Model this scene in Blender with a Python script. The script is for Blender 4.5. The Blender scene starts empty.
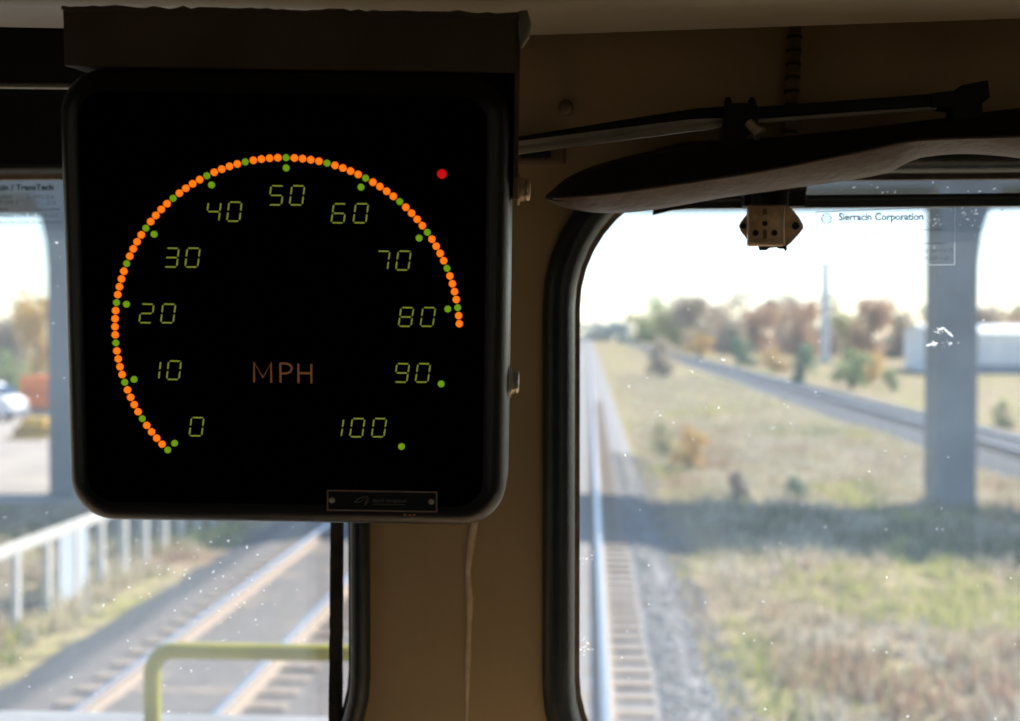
import bpy, bmesh, math, random
from mathutils import Vector, Matrix
random.seed(7)
R = math.radians
sc = bpy.context.scene
COL = sc.collection

# ------------------------------------------------------------------ camera
CZ = 3.95                      # eye height above the rail heads
FPX = 1250.0                   # focal length in pixels of a 1020 px wide frame
YAW, PITCH = math.atan(79.5/FPX), math.atan(28.5/FPX)
cam_d = bpy.data.cameras.new('camera'); cam = bpy.data.objects.new('camera', cam_d); COL.objects.link(cam)
cam.location = (0, 0, CZ)
cam.rotation_euler = (math.pi/2 - PITCH, 0, YAW)
cam_d.sensor_fit = 'HORIZONTAL'; cam_d.sensor_width = 36.0; cam_d.lens = 36.0*FPX/1020.0
cam_d.clip_start = 0.02; cam_d.clip_end = 3000
cam_d.dof.use_dof = True; cam_d.dof.focus_distance = 0.815; cam_d.dof.aperture_fstop = 6.6
sc.camera = cam
CM = cam.rotation_euler.to_matrix()

# ------------------------------------------------------------------ light
w = bpy.data.worlds.new('world'); sc.world = w; w.use_nodes = True
nt = w.node_tree; bg = nt.nodes['Background']
sky = nt.nodes.new('ShaderNodeTexSky'); sky.sky_type = 'NISHITA'; sky.sun_disc = False
SUN = Vector((0.80, 0.70, 1.0)).normalized()
sky.sun_elevation = math.asin(SUN.z); sky.sun_rotation = math.atan2(SUN.x, SUN.y)
sky.air_density = 1.0; sky.dust_density = 0.3; sky.ozone_density = 1.0
wb_ = nt.nodes.new('ShaderNodeMix'); wb_.data_type = 'RGBA'; wb_.blend_type = 'MULTIPLY'; wb_.inputs[0].default_value = 1.0; wb_.inputs[7].default_value = (0.95, 1.0, 1.10, 1)
nt.links.new(sky.outputs[0], wb_.inputs[6]); nt.links.new(wb_.outputs[2], bg.inputs[0]); bg.inputs[1].default_value = 0.235
sun_d = bpy.data.lights.new('sun', 'SUN'); sun_d.energy = 8.8; sun_d.angle = R(0.6); sun_d.color = (1.0, 0.935, 0.84)
sun = bpy.data.objects.new('sun', sun_d); COL.objects.link(sun)
sun.rotation_euler = SUN.to_track_quat('Z', 'Y').to_euler(); sun.location = SUN*60
vs = sc.view_settings
vs.view_transform = 'Standard'; vs.look = 'None'; vs.gamma = 1.0; vs.use_curve_mapping = False; vs.exposure = 0.0
sc.cycles.max_bounces = 10; sc.cycles.transparent_max_bounces = 24

# ------------------------------------------------------------------ pixel rays
def ray(px, py):
    return (CM @ Vector((px-510.0, 360.5-py, -FPX))).normalized()
def P(px, py, Y):              # where the ray meets the plane y = Y
    d = ray(px, py); t = Y/d.y
    return Vector((d.x*t, Y, CZ + d.z*t))
def PZ(px, py, z):             # where the ray meets the plane z
    d = ray(px, py); t = (z-CZ)/d.z
    return Vector((d.x*t, d.y*t, z))

# ------------------------------------------------------------------ materials
MATS = {}
def s2l(c): return tuple(((x/255.0+0.055)/1.055)**2.4 if x > 10 else x/255.0/12.92 for x in c)
def mat(name, col, rough=0.6, metal=0.0, col2=None, scale=8.0, bump=0.0, bscale=None, spec=0.5, em=None, ems=0.0, detail=4.0, lo=0.4, hi=0.62, col3=None):
    if name in MATS: return MATS[name]
    m = bpy.data.materials.new(name); m.use_nodes = True; MATS[name] = m
    n = m.node_tree.nodes; l = m.node_tree.links; b = n['Principled BSDF']
    b.inputs['Base Color'].default_value = (*col, 1); b.inputs['Roughness'].default_value = rough
    b.inputs['Metallic'].default_value = metal; b.inputs['Specular IOR Level'].default_value = spec
    if em: b.inputs['Emission Color'].default_value = (*em, 1); b.inputs['Emission Strength'].default_value = ems
    tc = n.new('ShaderNodeTexCoord')
    if col2:
        t = n.new('ShaderNodeTexNoise'); t.inputs['Scale'].default_value = scale; t.inputs['Detail'].default_value = detail
        l.new(tc.outputs['Object'], t.inputs['Vector'])
        r = n.new('ShaderNodeValToRGB'); e = r.color_ramp.elements
        e[0].position = lo; e[0].color = (*col, 1); e[1].position = hi; e[1].color = (*col2, 1)
        if col3: x = r.color_ramp.elements.new(min(0.95, hi+0.1)); x.color = (*col3, 1)
        l.new(t.outputs['Fac'], r.inputs['Fac']); l.new(r.outputs['Color'], b.inputs['Base Color'])
    if bump:
        t2 = n.new('ShaderNodeTexNoise'); t2.inputs['Scale'].default_value = bscale or scale*4; t2.inputs['Detail'].default_value = 6
        l.new(tc.outputs['Object'], t2.inputs['Vector'])
        bp = n.new('ShaderNodeBump'); bp.inputs['Strength'].default_value = bump; bp.inputs['Distance'].default_value = 0.02
        l.new(t2.outputs['Fac'], bp.inputs['Height']); l.new(bp.outputs[0], b.inputs['Normal'])
    return m
def led_mat(name, core, rim, strength, rad):
    # a lit diode: the chip in the middle is brightest, the tinted rim dimmer
    m = bpy.data.materials.new(name); m.use_nodes = True
    n = m.node_tree.nodes; l = m.node_tree.links; b = n['Principled BSDF']
    b.inputs['Base Color'].default_value = (*rim, 1); b.inputs['Roughness'].default_value = 0.4
    tc = n.new('ShaderNodeTexCoord'); ln = n.new('ShaderNodeVectorMath'); ln.operation = 'LENGTH'
    l.new(tc.outputs['Object'], ln.inputs[0])
    mr = n.new('ShaderNodeMapRange'); mr.inputs['From Min'].default_value = rad*0.72; mr.inputs['From Max'].default_value = rad*1.0
    l.new(ln.outputs['Value'], mr.inputs['Value'])
    r = n.new('ShaderNodeValToRGB'); e = r.color_ramp.elements
    e[0].color = (*core, 1); e[1].color = (*rim, 1)
    l.new(mr.outputs[0], r.inputs['Fac']); l.new(r.outputs['Color'], b.inputs['Emission Color'])
    b.inputs['Emission Strength'].default_value = strength
    return m
def glass_mat(name, dust, tint, streak):
    # laminated pane: clear, a little mirror-like, with a film of dust that scatters light from outside
    m = bpy.data.materials.new(name); m.use_nodes = True
    n = m.node_tree.nodes; l = m.node_tree.links; n.remove(n['Principled BSDF']); out = n['Material Output']
    tr = n.new('ShaderNodeBsdfTransparent'); tr.inputs[0].default_value = (*tint, 1)
    tl = n.new('ShaderNodeBsdfTranslucent'); tl.inputs[0].default_value = (0.72, 0.88, 1.0, 1)
    gl = n.new('ShaderNodeBsdfGlossy'); gl.inputs['Roughness'].default_value = 0.02; gl.inputs[0].default_value = (1, 1, 1, 1)
    tc = n.new('ShaderNodeTexCoord'); t = n.new('ShaderNodeTexNoise'); t.inputs['Scale'].default_value = 7; t.inputs['Detail'].default_value = 8
    l.new(tc.outputs['Object'], t.inputs['Vector'])
    mr = n.new('ShaderNodeMapRange'); mr.inputs['From Min'].default_value = 0.3; mr.inputs['From Max'].default_value = 0.7
    mr.inputs['To Min'].default_value = dust*(1-streak); mr.inputs['To Max'].default_value = dust*(1+streak)
    l.new(t.outputs['Fac'], mr.inputs['Value'])
    mx = n.new('ShaderNodeMixShader'); l.new(mr.outputs[0], mx.inputs[0]); l.new(tr.outputs[0], mx.inputs[1]); l.new(tl.outputs[0], mx.inputs[2])
    fr = n.new('ShaderNodeMixShader'); fr.inputs[0].default_value = 0.02
    l.new(mx.outputs[0], fr.inputs[1]); l.new(gl.outputs[0], fr.inputs[2]); l.new(fr.outputs[0], out.inputs['Surface'])
    return m
def translucent_mat(name, col, mixf=0.5, trans=0.0):
    m = bpy.data.materials.new(name); m.use_nodes = True
    n = m.node_tree.nodes; l = m.node_tree.links; n.remove(n['Principled BSDF']); out = n['Material Output']
    a = n.new('ShaderNodeBsdfDiffuse'); b = n.new('ShaderNodeBsdfTranslucent')
    a.inputs[0].default_value = (*col, 1); b.inputs[0].default_value = (*col, 1)
    x = n.new('ShaderNodeMixShader'); x.inputs[0].default_value = mixf
    l.new(a.outputs[0], x.inputs[1]); l.new(b.outputs[0], x.inputs[2]); last = x
    if trans:
        t = n.new('ShaderNodeBsdfTransparent'); y = n.new('ShaderNodeMixShader'); y.inputs[0].default_value = trans
        l.new(x.outputs[0], y.inputs[1]); l.new(t.outputs[0], y.inputs[2]); last = y
    l.new(last.outputs[0], out.inputs['Surface'])
    MATS[name] = m
    return m

BROWN = mat('brown_paint', (0.40, 0.285, 0.15), 0.5, col2=(0.35, 0.245, 0.13), scale=6, bump=0.05, bscale=60)
BROWN2 = mat('brown_bracket_paint', (0.17, 0.11, 0.065), 0.6, col2=(0.13, 0.085, 0.05), scale=14, bump=0.08, bscale=90)
GREYB = mat('grey_brown_paint', (0.33, 0.285, 0.21), 0.42, col2=(0.28, 0.24, 0.175), scale=5, bump=0.05, bscale=40)
DARK = mat('dark_lining', (0.012, 0.011, 0.010), 0.9, col2=(0.009, 0.008, 0.008), scale=10)
RUBBER = mat('black_rubber', (0.015, 0.020, 0.023), 0.33, col2=(0.021, 0.026, 0.029), scale=60, bump=0.1, bscale=300)
LIP = mat('brown_lip', (0.10, 0.065, 0.04), 0.55, col2=(0.16, 0.11, 0.08), scale=50)
BLACKM = mat('black_powder_coat', (0.006, 0.0063, 0.0068), 0.30, spec=0.55, col2=(0.008, 0.008, 0.009), scale=80, bump=0.12, bscale=900)
LENS = mat('black_lens', (0.0012, 0.0012, 0.0012), 0.9, spec=0.0)
STEEL = mat('worn_steel', (0.85, 0.78, 0.66), 0.30, 0.5, col2=(0.66, 0.56, 0.44), scale=90, bump=0.05)
BRASSY = mat('tarnished_plate', (0.85, 0.64, 0.42), 0.34, 0.35, col2=(0.62, 0.45, 0.28), scale=70, bump=0.08, bscale=200)
ALU = mat('aluminium_bar', (0.62, 0.58, 0.50), 0.4, 0.35, col2=(0.50, 0.47, 0.41), scale=40)
BLACK = mat('flat_black', (0.006, 0.006, 0.006), 0.6, col2=(0.01, 0.009, 0.008), scale=30)
COPPER = mat('plate_border', (0.62, 0.38, 0.26), 0.55, 0.1, col2=(0.50, 0.30, 0.21), scale=120)

# ------------------------------------------------------------------ mesh helpers
class G:
    def __init__(s): s.v = []; s.f = []; s.m = []
    def add(s, v, f, mi=0):
        o = len(s.v); s.v += [Vector(p) for p in v]; s.f += [tuple(i+o for i in q) for q in f]; s.m += [mi]*len(f); return s
    def box(s, lo, hi, mi=0):
        x0, y0, z0 = lo; x1, y1, z1 = hi
        return s.add([(x0,y0,z0),(x1,y0,z0),(x1,y1,z0),(x0,y1,z0),(x0,y0,z1),(x1,y0,z1),(x1,y1,z1),(x0,y1,z1)],
                     [(0,3,2,1),(4,5,6,7),(0,1,5,4),(1,2,6,5),(2,3,7,6),(3,0,4,7)], mi)
    def bbox(s, lo, hi, b, seg=2, mi=0):
        bm = bmesh.new(); bmesh.ops.create_cube(bm, size=1)
        for v in bm.verts: v.co = Vector([lo[i]+(v.co[i]+.5)*(hi[i]-lo[i]) for i in range(3)])
        bmesh.ops.bevel(bm, geom=bm.edges[:], offset=b, segments=seg, affect='EDGES', profile=0.5)
        return s.bm(bm, mi)
    def bm(s, bm, mi=0):
        bm.verts.ensure_lookup_table(); bm.verts.index_update()
        s.add([v.co.copy() for v in bm.verts], [[v.index for v in f.verts] for f in bm.faces], mi); bm.free(); return s
    def loft(s, loops, cap=True, close=True, mi=0):
        n = len(loops[0]); v = [p for L in loops for p in L]; f = []
        for i in range(len(loops)-1):
            for j in range(n if close else n-1):
                k = (j+1) % n
                f.append((i*n+j, i*n+k, (i+1)*n+k, (i+1)*n+j))
        if cap: f.append(tuple(range(n-1, -1, -1))); f.append(tuple((len(loops)-1)*n+j for j in range(n)))
        return s.add(v, f, mi)
    def tube(s, path, r, seg=10, cap=True, mi=0):
        path = [Vector(p) for p in path]; loops = []
        rr = r if isinstance(r, (list, tuple)) else [r]*len(path)
        up = None
        for i, p in enumerate(path):
            a = path[max(0, i-1)]; b = path[min(len(path)-1, i+1)]; d = (b-a).normalized()
            if up is None:
                up = Vector((0,0,1)) if abs(d.z) < 0.9 else Vector((1,0,0))
            x = d.cross(up).normalized(); up = x.cross(d).normalized()
            loops.append([p + x*math.cos(t)*rr[i] + up*math.sin(t)*rr[i] for t in [2*math.pi*k/seg for k in range(seg)]])
        return s.loft(loops, cap, True, mi)
    def lathe(s, prof, origin, axis, seg=16, mi=0):   # prof: (radius, along)
        o = Vector(origin); a = Vector(axis).normalized()
        x = a.orthogonal().normalized(); y = a.cross(x)
        loops = [[o + a*h + (x*math.cos(2*math.pi*k/seg)+y*math.sin(2*math.pi*k/seg))*r for k in range(seg)] for r, h in prof]
        return s.loft(loops, True, True, mi)
def empty(name, loc=(0,0,0), matrix=None):
    o = bpy.data.objects.new(name, None); COL.objects.link(o); o.empty_display_size = 0.05
    if matrix: o.matrix_world = matrix
    else: o.location = loc
    return o
def root_loc(p):
    while p is not None and p.parent is not None: p = p.parent
    return p
def mk(name, g, m, parent=None, smooth=False, local=False, angle=None):
    """links one mesh object; geometry is given in world space unless local"""
    off = Vector((0,0,0))
    if parent is not None and not local: off = root_loc(parent).location
    me = bpy.data.meshes.new(name); me.from_pydata([tuple(v-off) for v in g.v], [], g.f)
    ms = m if isinstance(m, (list, tuple)) else [m]
    for x in ms: me.materials.append(x)
    if len(ms) > 1: me.polygons.foreach_set('material_index', g.m)
    bm = bmesh.new(); bm.from_mesh(me); bmesh.ops.recalc_face_normals(bm, faces=bm.faces); bm.to_mesh(me); bm.free()
    if smooth:
        me.polygons.foreach_set('use_smooth', [True]*len(me.polygons))
        me.set_sharp_from_angle(angle=R(angle or 40))
    me.update()
    o = bpy.data.objects.new(name, me); COL.objects.link(o)
    if parent is not None: o.parent = parent
    return o
def tag(o, label, cat, group=None, kind=None):
    o['label'] = label
    if cat: o['category'] = cat
    if group: o['group'] = group
    if kind: o['kind'] = kind
    return o
def struct(o, label=None):
    o['kind'] = 'structure'
    if label: o['label'] = label
    return o
def dup(o, parent, loc=None, m=None):
    c = o.copy(); COL.objects.link(c); c.parent = parent
    if loc is not None: c.location = loc
    return c
def rrect(x0, x1, z0, z1, r, n=8):
    pts = []
    for cx, cz, a0 in ((x1-r, z1-r, 0), (x0+r, z1-r, 90), (x0+r, z0+r, 180), (x1-r, z0+r, 270)):
        for k in range(n+1):
            a = R(a0+90.0*k/n); pts.append((cx+r*math.cos(a), cz+r*math.sin(a)))
    return pts
def plate(outer, holes, y0, y1, mi=0):
    """flat plate in xz with holes, between y0 and y1"""
    bm = bmesh.new(); edges = []
    for L in [outer]+holes:
        vs_ = [bm.verts.new((x, y0, z)) for x, z in L]
        edges += [bm.edges.new((vs_[i], vs_[(i+1) % len(vs_)])) for i in range(len(vs_))]
    bmesh.ops.triangle_fill(bm, use_beauty=True, edges=edges)
    r = bmesh.ops.extrude_face_region(bm, geom=bm.faces[:])
    for v in [e for e in r['geom'] if isinstance(e, bmesh.types.BMVert)]: v.co.y = y1
    g = G(); g.bm(bm); return g
def text_geo(txt, size, bold=0.0, shear=0.0, spacing=1.0, align='LEFT'):
    c = bpy.data.curves.new('t', 'FONT'); c.body = txt; c.size = size; c.shear = shear; c.space_character = spacing
    c.align_x = align; c.offset = bold; c.resolution_u = 3; c.extrude = size*0.01
    o = bpy.data.objects.new('t', c); COL.objects.link(o)
    me = bpy.data.meshes.new_from_object(o)
    v = [p.co.copy() for p in me.vertices]; f = [tuple(q.vertices) for q in me.polygons]
    bpy.data.objects.remove(o); bpy.data.curves.remove(c); bpy.data.meshes.remove(me)
    return v, f
def add_text(g, txt, size, fn, mi=0, width=None, **k):
    v, f = text_geo(txt, size, **k)
    if width:
        mw = max(p.x for p in v)-min(p.x for p in v); s = width/mw
        for p in v: p.x *= s
    g.add([fn(p) for p in v], f, mi)

# ================================================================== THE CAB (setting)
WY = 1.00                                  # inside face of the front wall
GY = 1.030                                 # the panes
XL, XR, YB, ZF, ZC = -2.10, 0.95, -1.25, CZ-1.35, CZ+0.33
def wx(px): return P(px, 420, GY).x
def wz(py): return P(800, py, GY).z
RW = dict(x0=wx(580), x1=0.74, z1=wz(182), z0=wz(801))
LW = dict(x0=-1.15, x1=wx(350.5), z1=P(30, 181, GY).z, z0=P(330, 786, GY).z)
RAD = 0.102
def win_loop(W, grow, n=10): return rrect(W['x0']-grow, W['x1']+grow, W['z0']-grow, W['z1']+grow, RAD+grow, n)
g = plate([(XL, ZF), (XR, ZF), (XR, ZC), (XL, ZC)], [win_loop(RW, 0.012), win_loop(LW, 0.012)], WY, WY+0.07)
wf = struct(mk('wall_front', g, BROWN, smooth=True, angle=30), 'brown painted cab front wall around the two windscreens')
# welded vertical seam between the windows
g = G(); sp = [P(478, 500, WY), P(471, 545, WY), P(468, 570, WY), P(470, 600, WY), P(469, 625, WY), P(468, 660, WY), P(467, 700, WY), P(466, 760, WY)]
g.tube([p+Vector((0, -0.0004, 0)) for p in sp], [0.0026, 0.0032, 0.0022, 0.0031, 0.0022, 0.0026, 0.0016, 0.001], 8)
mk('weld_seam', g, mat('scuffed_weld', (0.62, 0.48, 0.32), .5, col2=(0.50, 0.38, 0.25), scale=80), wf, smooth=True)
struct(mk('floor', G().box((XL, YB, ZF-0.06), (XR, WY+0.07, ZF)), mat('cab_floor', (0.46, 0.42, 0.36), 0.7, col2=(0.40, 0.36, 0.31), scale=6)))
struct(mk('ceiling', G().box((XL, YB, ZC), (XR, WY+0.07, ZC+0.06)), mat('dark_ceiling_paint', (0.10, 0.075, 0.05), .7, col2=(0.08, 0.06, 0.04), scale=5)))
def side(name, x0, x1):
    # a side wall with one rounded side window opening
    hole = [(y, z) for y, z in rrect(-1.1, -0.30, CZ-0.45, CZ+0.16, 0.10)]
    gg = plate([(YB, ZF), (WY, ZF), (WY, ZC), (YB, ZC)], [hole], x0, x1)
    gg.v = [Vector((p.y, p.x, p.z)) for p in gg.v]
    return struct(mk(name, gg, BROWN))
struct(mk('bounce_ledge', G().bbox((XL+.01, 0.74, RW['z0']-.10), (XR-.01, WY-.001, RW['z0']-.055), .008), mat('bounce_ledge_tan', (0.66, 0.48, 0.29), .6, col2=(0.58, 0.42, 0.25), scale=8)), 'tan ledge added below the windscreens to bounce sunlight')  # unseen ledge added to throw sunlight up onto the pillar
side('wall_left', XL-0.05, XL); side('wall_right', XR, XR+0.05)
struct(mk('wall_back', G().box((XL, YB-0.05, ZF), (XR, YB, ZC)), mat('dark_back_wall', (0.06, 0.045, 0.03), .8, col2=(0.05, .038, .026), scale=4)))

# windows: seal, lip, pane, print, dust
GLASS = glass_mat('dusty_windscreen_glass', 0.043, (0.985, 0.99, 0.99), 0.25)
INK = mat('dark_green_ink', (0.015, 0.05, 0.045), 0.6)
INK2 = translucent_mat('faded_grey_ink', (0.22, 0.27, 0.27), 0.30, 0.60)
ETCH = translucent_mat('etched_white_line', (0.85, 0.9, 0.92), 0.7)
SPECK = translucent_mat('dust_white', (0.95, 0.97, 0.97), 0.8)
def window(name, W, label, seed):
    e = empty(name, ((W['x0']+W['x1'])/2, WY, W['z0'])); struct(e, label)
    g = G(); loops = []
    for grow, y in [(0.030, WY-0.0005), (0.029, WY-0.006), (0.024, WY-0.011), (0.017, WY-0.0125), (0.010, WY-0.010), (0.006, WY-0.004), (0.004, WY+0.006), (0.004, WY+0.018), (0.030, WY-0.0005)][:-1]:
        loops.append([Vector((x, y, z)) for x, z in win_loop(W, grow if name == 'window_2' else .004+(grow-.004)*.68)])
    g.loft(loops, cap=False)
    g.loft([[Vector((x, WY+0.018, z)) for x, z in win_loop(W, 0.004)], [Vector((x, WY+0.018, z)) for x, z in win_loop(W, 0.0115)], [Vector((x, WY-0.0005, z)) for x, z in win_loop(W, 0.0115)]], cap=False)
    mk('rubber_seal', g, RUBBER, e, smooth=True, angle=60)
    g = G()
    L = [[Vector((x, y, z)) for x, z in win_loop(W, gr)] for gr, y in [(0.004, WY+0.017), (0.0, WY+0.019), (0.0, WY+0.0265), (0.0115, WY+0.0265)]]
    g.loft(L, cap=False); mk('pane_lip', g, LIP, e, smooth=True)
    g = G(); L = win_loop(W, 0.0112)
    g.loft([[Vector((x, GY-0.003, z)) for x, z in L], [Vector((x, GY+0.003, z)) for x, z in L]])
    gl = mk('glass', g, GLASS, e)
    # dust and grit stuck to the inside of the pane
    rnd = random.Random(seed); g = G()
    def speck(x, z, r, el=1.0, a=0.0):
        n = 6; c, s_ = math.cos(a), math.sin(a)
        top = []; bot = []
        for k in range(n):
            t = 2*math.pi*k/n; u = math.cos(t)*r*el*rnd.uniform(.7, 1.2); v_ = math.sin(t)*r*rnd.uniform(.7, 1.2)
            top.append(Vector((x+u*c-v_*s_, GY-0.0034, z+u*s_+v_*c))); bot.append(Vector((x+u*c-v_*s_, GY-0.0031, z+u*s_+v_*c)))
        g.add(top, [tuple(range(n))])
    x0, x1 = max(W['x0'], -0.62)+0.003, min(W['x1'], 0.45)-0.003
    for k in range(520):
        speck(rnd.uniform(x0, x1), rnd.uniform(W['z0']+0.05, W['z1']-0.004), 0.00012+0.0006*rnd.random()**4, rnd.choice([1, 1, 1, 2.2]), rnd.uniform(0, 3))
    if name == 'window_2':
        for (px, py, n, sp_) in [(938, 332, 12, 6), (948, 343, 8, 6), (932, 344, 8, 5), (690, 371, 4, 2), (770, 342, 3, 2), (724, 360, 3, 3), (587, 640, 8, 8), (585, 650, 10, 7), (583, 560, 10, 12), (968, 212, 16, 20), (1000, 212, 8, 8), (890, 200, 10, 25), (870, 186, 16, 40), (960, 188, 16, 40), (940, 222, 14, 10), (985, 225, 16, 18)]:
            for k in range(n):
                p = P(px+rnd.gauss(0, sp_*.5), py+rnd.gauss(0, sp_*.35), GY)
                if p.z < W['z1']: speck(p.x, p.z, 0.0002+0.0006*rnd.random()**2, rnd.choice([1, 2, 3]), rnd.uniform(-.6, .9))
        for (a, b) in [((938, 330), (945, 328)), ((944, 329), (953, 337)), ((926, 346), (938, 343))]:
            p, q = P(*a, GY-.0036), P(*b, GY-.0036); d = q-p; nrm = Vector((-d.z, 0, d.x)).normalized()
            ww_ = [.0003, .0012, .0007, .0014, .0009, .0003]; L_ = [p+d*(k/5) for k in range(6)]
            g.add([c_+nrm*w0 for c_, w0 in zip(L_, ww_)]+[c_-nrm*w0*.6 for c_, w0 in zip(L_, ww_)], [(k, k+1, k+7, k+6) for k in range(5)])
    else:
        for k in range(60):
            p = P(rnd.gauss(215, 40), rnd.gauss(580, 40), GY); speck(p.x, p.z, 0.0003+0.0003*rnd.random(), rnd.choice([1, 2]), rnd.uniform(0, 3))
    o = mk('dust', g, SPECK, gl); o['kind'] = 'stuff'; o['label'] = 'white specks of grit on the pane'
    return e, gl
win1, glass1 = window('window_1', LW, 'left windscreen pane behind the speed display', 3)
win2, glass2 = window('window_2', RW, 'right windscreen pane with rounded corner and printed glazing label', 5)
# printed labels on the panes
def printed(name, glass, x_px, rows, base_px, outline=None, logo=None, width_px=None):
    g = G(); Y = GY-0.0036; mpx = 1.03/FPX
    for (txt, px, py, size, mi, wpx, bold) in rows:
        o = P(px, py, Y)
        add_text(g, txt, size*mpx, lambda p, o=o: Vector((o.x+p.x, Y-p.z, o.z+p.y)), mi, width=wpx*mpx if wpx else None, bold=bold*mpx)
    def line(a, b, w_, mi):
        p, q = P(*a, Y), P(*b, Y); d = (q-p).normalized(); n = Vector((-d.z, 0, d.x))*w_*mpx/2; t = Vector((0, 0.0003, 0))
        g.loft([[p+n, p-n, p-n+t, p+n+t], [q+n, q-n, q-n+t, q+n+t]], mi=mi)
    for L in (outline or []): line(*L)
    if logo:
        cx, cy, r = logo; c = P(cx, cy, Y)
        ring = [c+Vector((math.cos(R(60*k+30)), 0, math.sin(R(60*k+30))))*r*mpx for k in range(7)]
        for k in range(6):
            a, b = ring[k], ring[k+1]; a2, b2 = a.lerp(b, .08), a.lerp(b, .92)
            g.tube([a2, b2], 0.42*mpx, 5, mi=0)
        for dy in (-0.42, 0.0, 0.42):
            pts = [c+Vector((t*r*.85, 0, (-dy*r - .35*t*r + .12*r*math.sin(t*3)))) *mpx if False else c+Vector((t*r*.85*mpx, 0, (dy*r - .3*t*r + .15*r*math.sin(t*3))*mpx)) for t in (-1, -.6, -.2, .2, .6, 1)]
            g.tube(pts, 0.4*mpx, 5, mi=0)
    o = mk(name, g, [INK, INK2, ETCH], glass)
    o['label'] = 'printed glazing label'
    return o
printed('glazing_label', glass2, 0, [
    ('Sierracin Corporation', 838.5, 220.3, 9.8, 0, 81.5, 0.28),
    ('P/N', 822, 231.5, 6.2, 1, 9.5, 0), ('S/N', 895.5, 229.5, 6.2, 1, 10, 0),
    ('CTL     FRA TYPE I', 852, 237.2, 6.0, 1, 52, 0),
    ('MFG DATE: MO/YR', 822, 245.2, 6.0, 1, 51, 0),
    ('This glazing meets CFR 49, Part 223, Appendix A', 821, 252.5, 6.2, 1, 127, 0),
    ('This side must face the inside of locomotive cab.', 821.5, 260.0, 6.2, 1, 124, 0)], 0,
    outline=[((816, 212.3), (955, 207.2), 0.6, 2), ((955, 207.2), (954.6, 264.6), 0.6, 2), ((818, 266.5), (954.6, 264.6), 0.6, 2), ((816, 212.3), (818, 266.5), 0.5, 2),
             ((833, 232), (893, 230.6), 0.5, 1), ((907, 230), (942, 229.3), 0.5, 0), ((873, 244.6), (945, 243.3), 0.5, 0)], logo=(826.5, 218.8, 5.4))
printed('glazing_label', glass1, 0, [
    ('Sierracin / TransTech', -22, 190.5, 8.4, 0, 79, 0.25),
    ('P/N 686904       SUPPLIER', -22, 199.2, 5.4, 1, 80, 0), ('FRA TYPE I', -14, 204.6, 5.4, 1, 32, 0), ('S/N', 46.5, 204.6, 5.4, 1, 9, 0),
    ('Mfg Date', -16, 211, 5.4, 1, 25, 0), ('December', 35, 211, 5.4, 1, 26, 0),
    ('This glazing meets CFR 49, Part 223', -30, 217.6, 5.6, 1, 92, 0), ('This side must face the inside of locomotive', -34, 224.2, 5.6, 1, 100, 0)], 0)

# ceiling beam in two runs meeting at the middle of the cab
zb = P(505, 39.5, 0.885).z
A = PZ(0, 30.5, zb); Bm = PZ(505, 39.5, zb); C = PZ(1020, 22, zb)
A, Bm, C = [q_-Vector((0, 0.085, 0)) for q_ in (A, Bm, C)]; A = Bm+(A-Bm)*2.2; C = Bm+(C-Bm)*1.5
A.x = max(A.x, XL+.002)
def beam(name, p, q, label):
    prof = [(0.0, ZC-zb-0.0005)]+[(0.0+0.020-0.020*math.cos(R(a)), 0.020-0.020*math.sin(R(a))) for a in (0, 22, 45, 67, 90)]+[(0.075, 0.0), (0.085, 0.012), (0.085, ZC-zb-0.0005)]
    return struct(mk(name, G().loft([[Vector((e.x, e.y+a, e.z+b)) for a, b in prof] for e in (p, q)]), GREYB, smooth=True, angle=50), label)
beam('trim_1', A, Bm, 'grey-brown ceiling beam left of the centre'); beam('trim_2', Bm, C, 'grey-brown ceiling beam right of the centre')

# ================================================================== SPEED DISPLAY
U = 0.72/FPX                                     # metres per photo pixel on the dial plane
D0 = ray(287.6, 331.8); fwd = CM @ Vector((0, 0, -1)); O = Vector((0, 0, CZ)) + D0*(0.72/D0.dot(fwd))
Xc, Yc, Nc = CM @ Vector((1, 0, 0)), CM @ Vector((0, 1, 0)), -fwd
roll = R(-0.85); u = (Xc*math.cos(roll)+Yc*math.sin(roll)).normalized(); up0 = (Yc*math.cos(roll)-Xc*math.sin(roll)).normalized()
TH = R(7.0); v_ax = (up0*math.cos(TH)+Nc*math.sin(TH)).normalized(); n_ax = u.cross(v_ax).normalized()   # towards the camera
DM = Matrix(((u.x, -n_ax.x, v_ax.x, O.x), (u.y, -n_ax.y, v_ax.y, O.y), (u.z, -n_ax.z, v_ax.z, O.z), (0, 0, 0, 1)))
def dial(px, py, y=0.0):                         # photo pixel -> point on the dial face (local x, z)
    d = ray(px, py); t = (O-Vector((0, 0, CZ))).dot(n_ax)/d.dot(n_ax); q = Vector((0, 0, CZ))+d*t-O
    return Vector((q.dot(u), y, q.dot(v_ax)))
spd = tag(empty('speed_display', matrix=DM), 'black speed display with glowing orange and green dial hanging from the ceiling bracket', 'speedometer')
hx0, hx1, hz0, hz1 = -227.5*U, 220.5*U, -200*U, 257*U
def hloop(grow, y, r): return [Vector((x, y, z)) for x, z in rrect(hx0-grow, hx1+grow, hz0-grow, hz1+grow, r, 10)]
g = G(); rb = 0.0135; LP = []
LP.append(hloop(0.0014, 0.052, 0.028)); LP.append(hloop(0.0014, 0.050, 0.028))
for k in range(0, 9):
    a = R(90*k/8); LP.append(hloop(-rb*(1-math.cos(a)), rb*(1-math.sin(a)), 0.026-rb*(1-math.cos(a))*0.8))
g.loft(LP); mk('housing', g, BLACKM, spd, smooth=True, local=True, angle=45)
g = G(); g.loft([hloop(-0.0137, -0.0002, 0.0155), hloop(-0.0142, -0.0008, 0.015)]); mk('lens_panel', g, LENS, spd, local=True)
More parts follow.
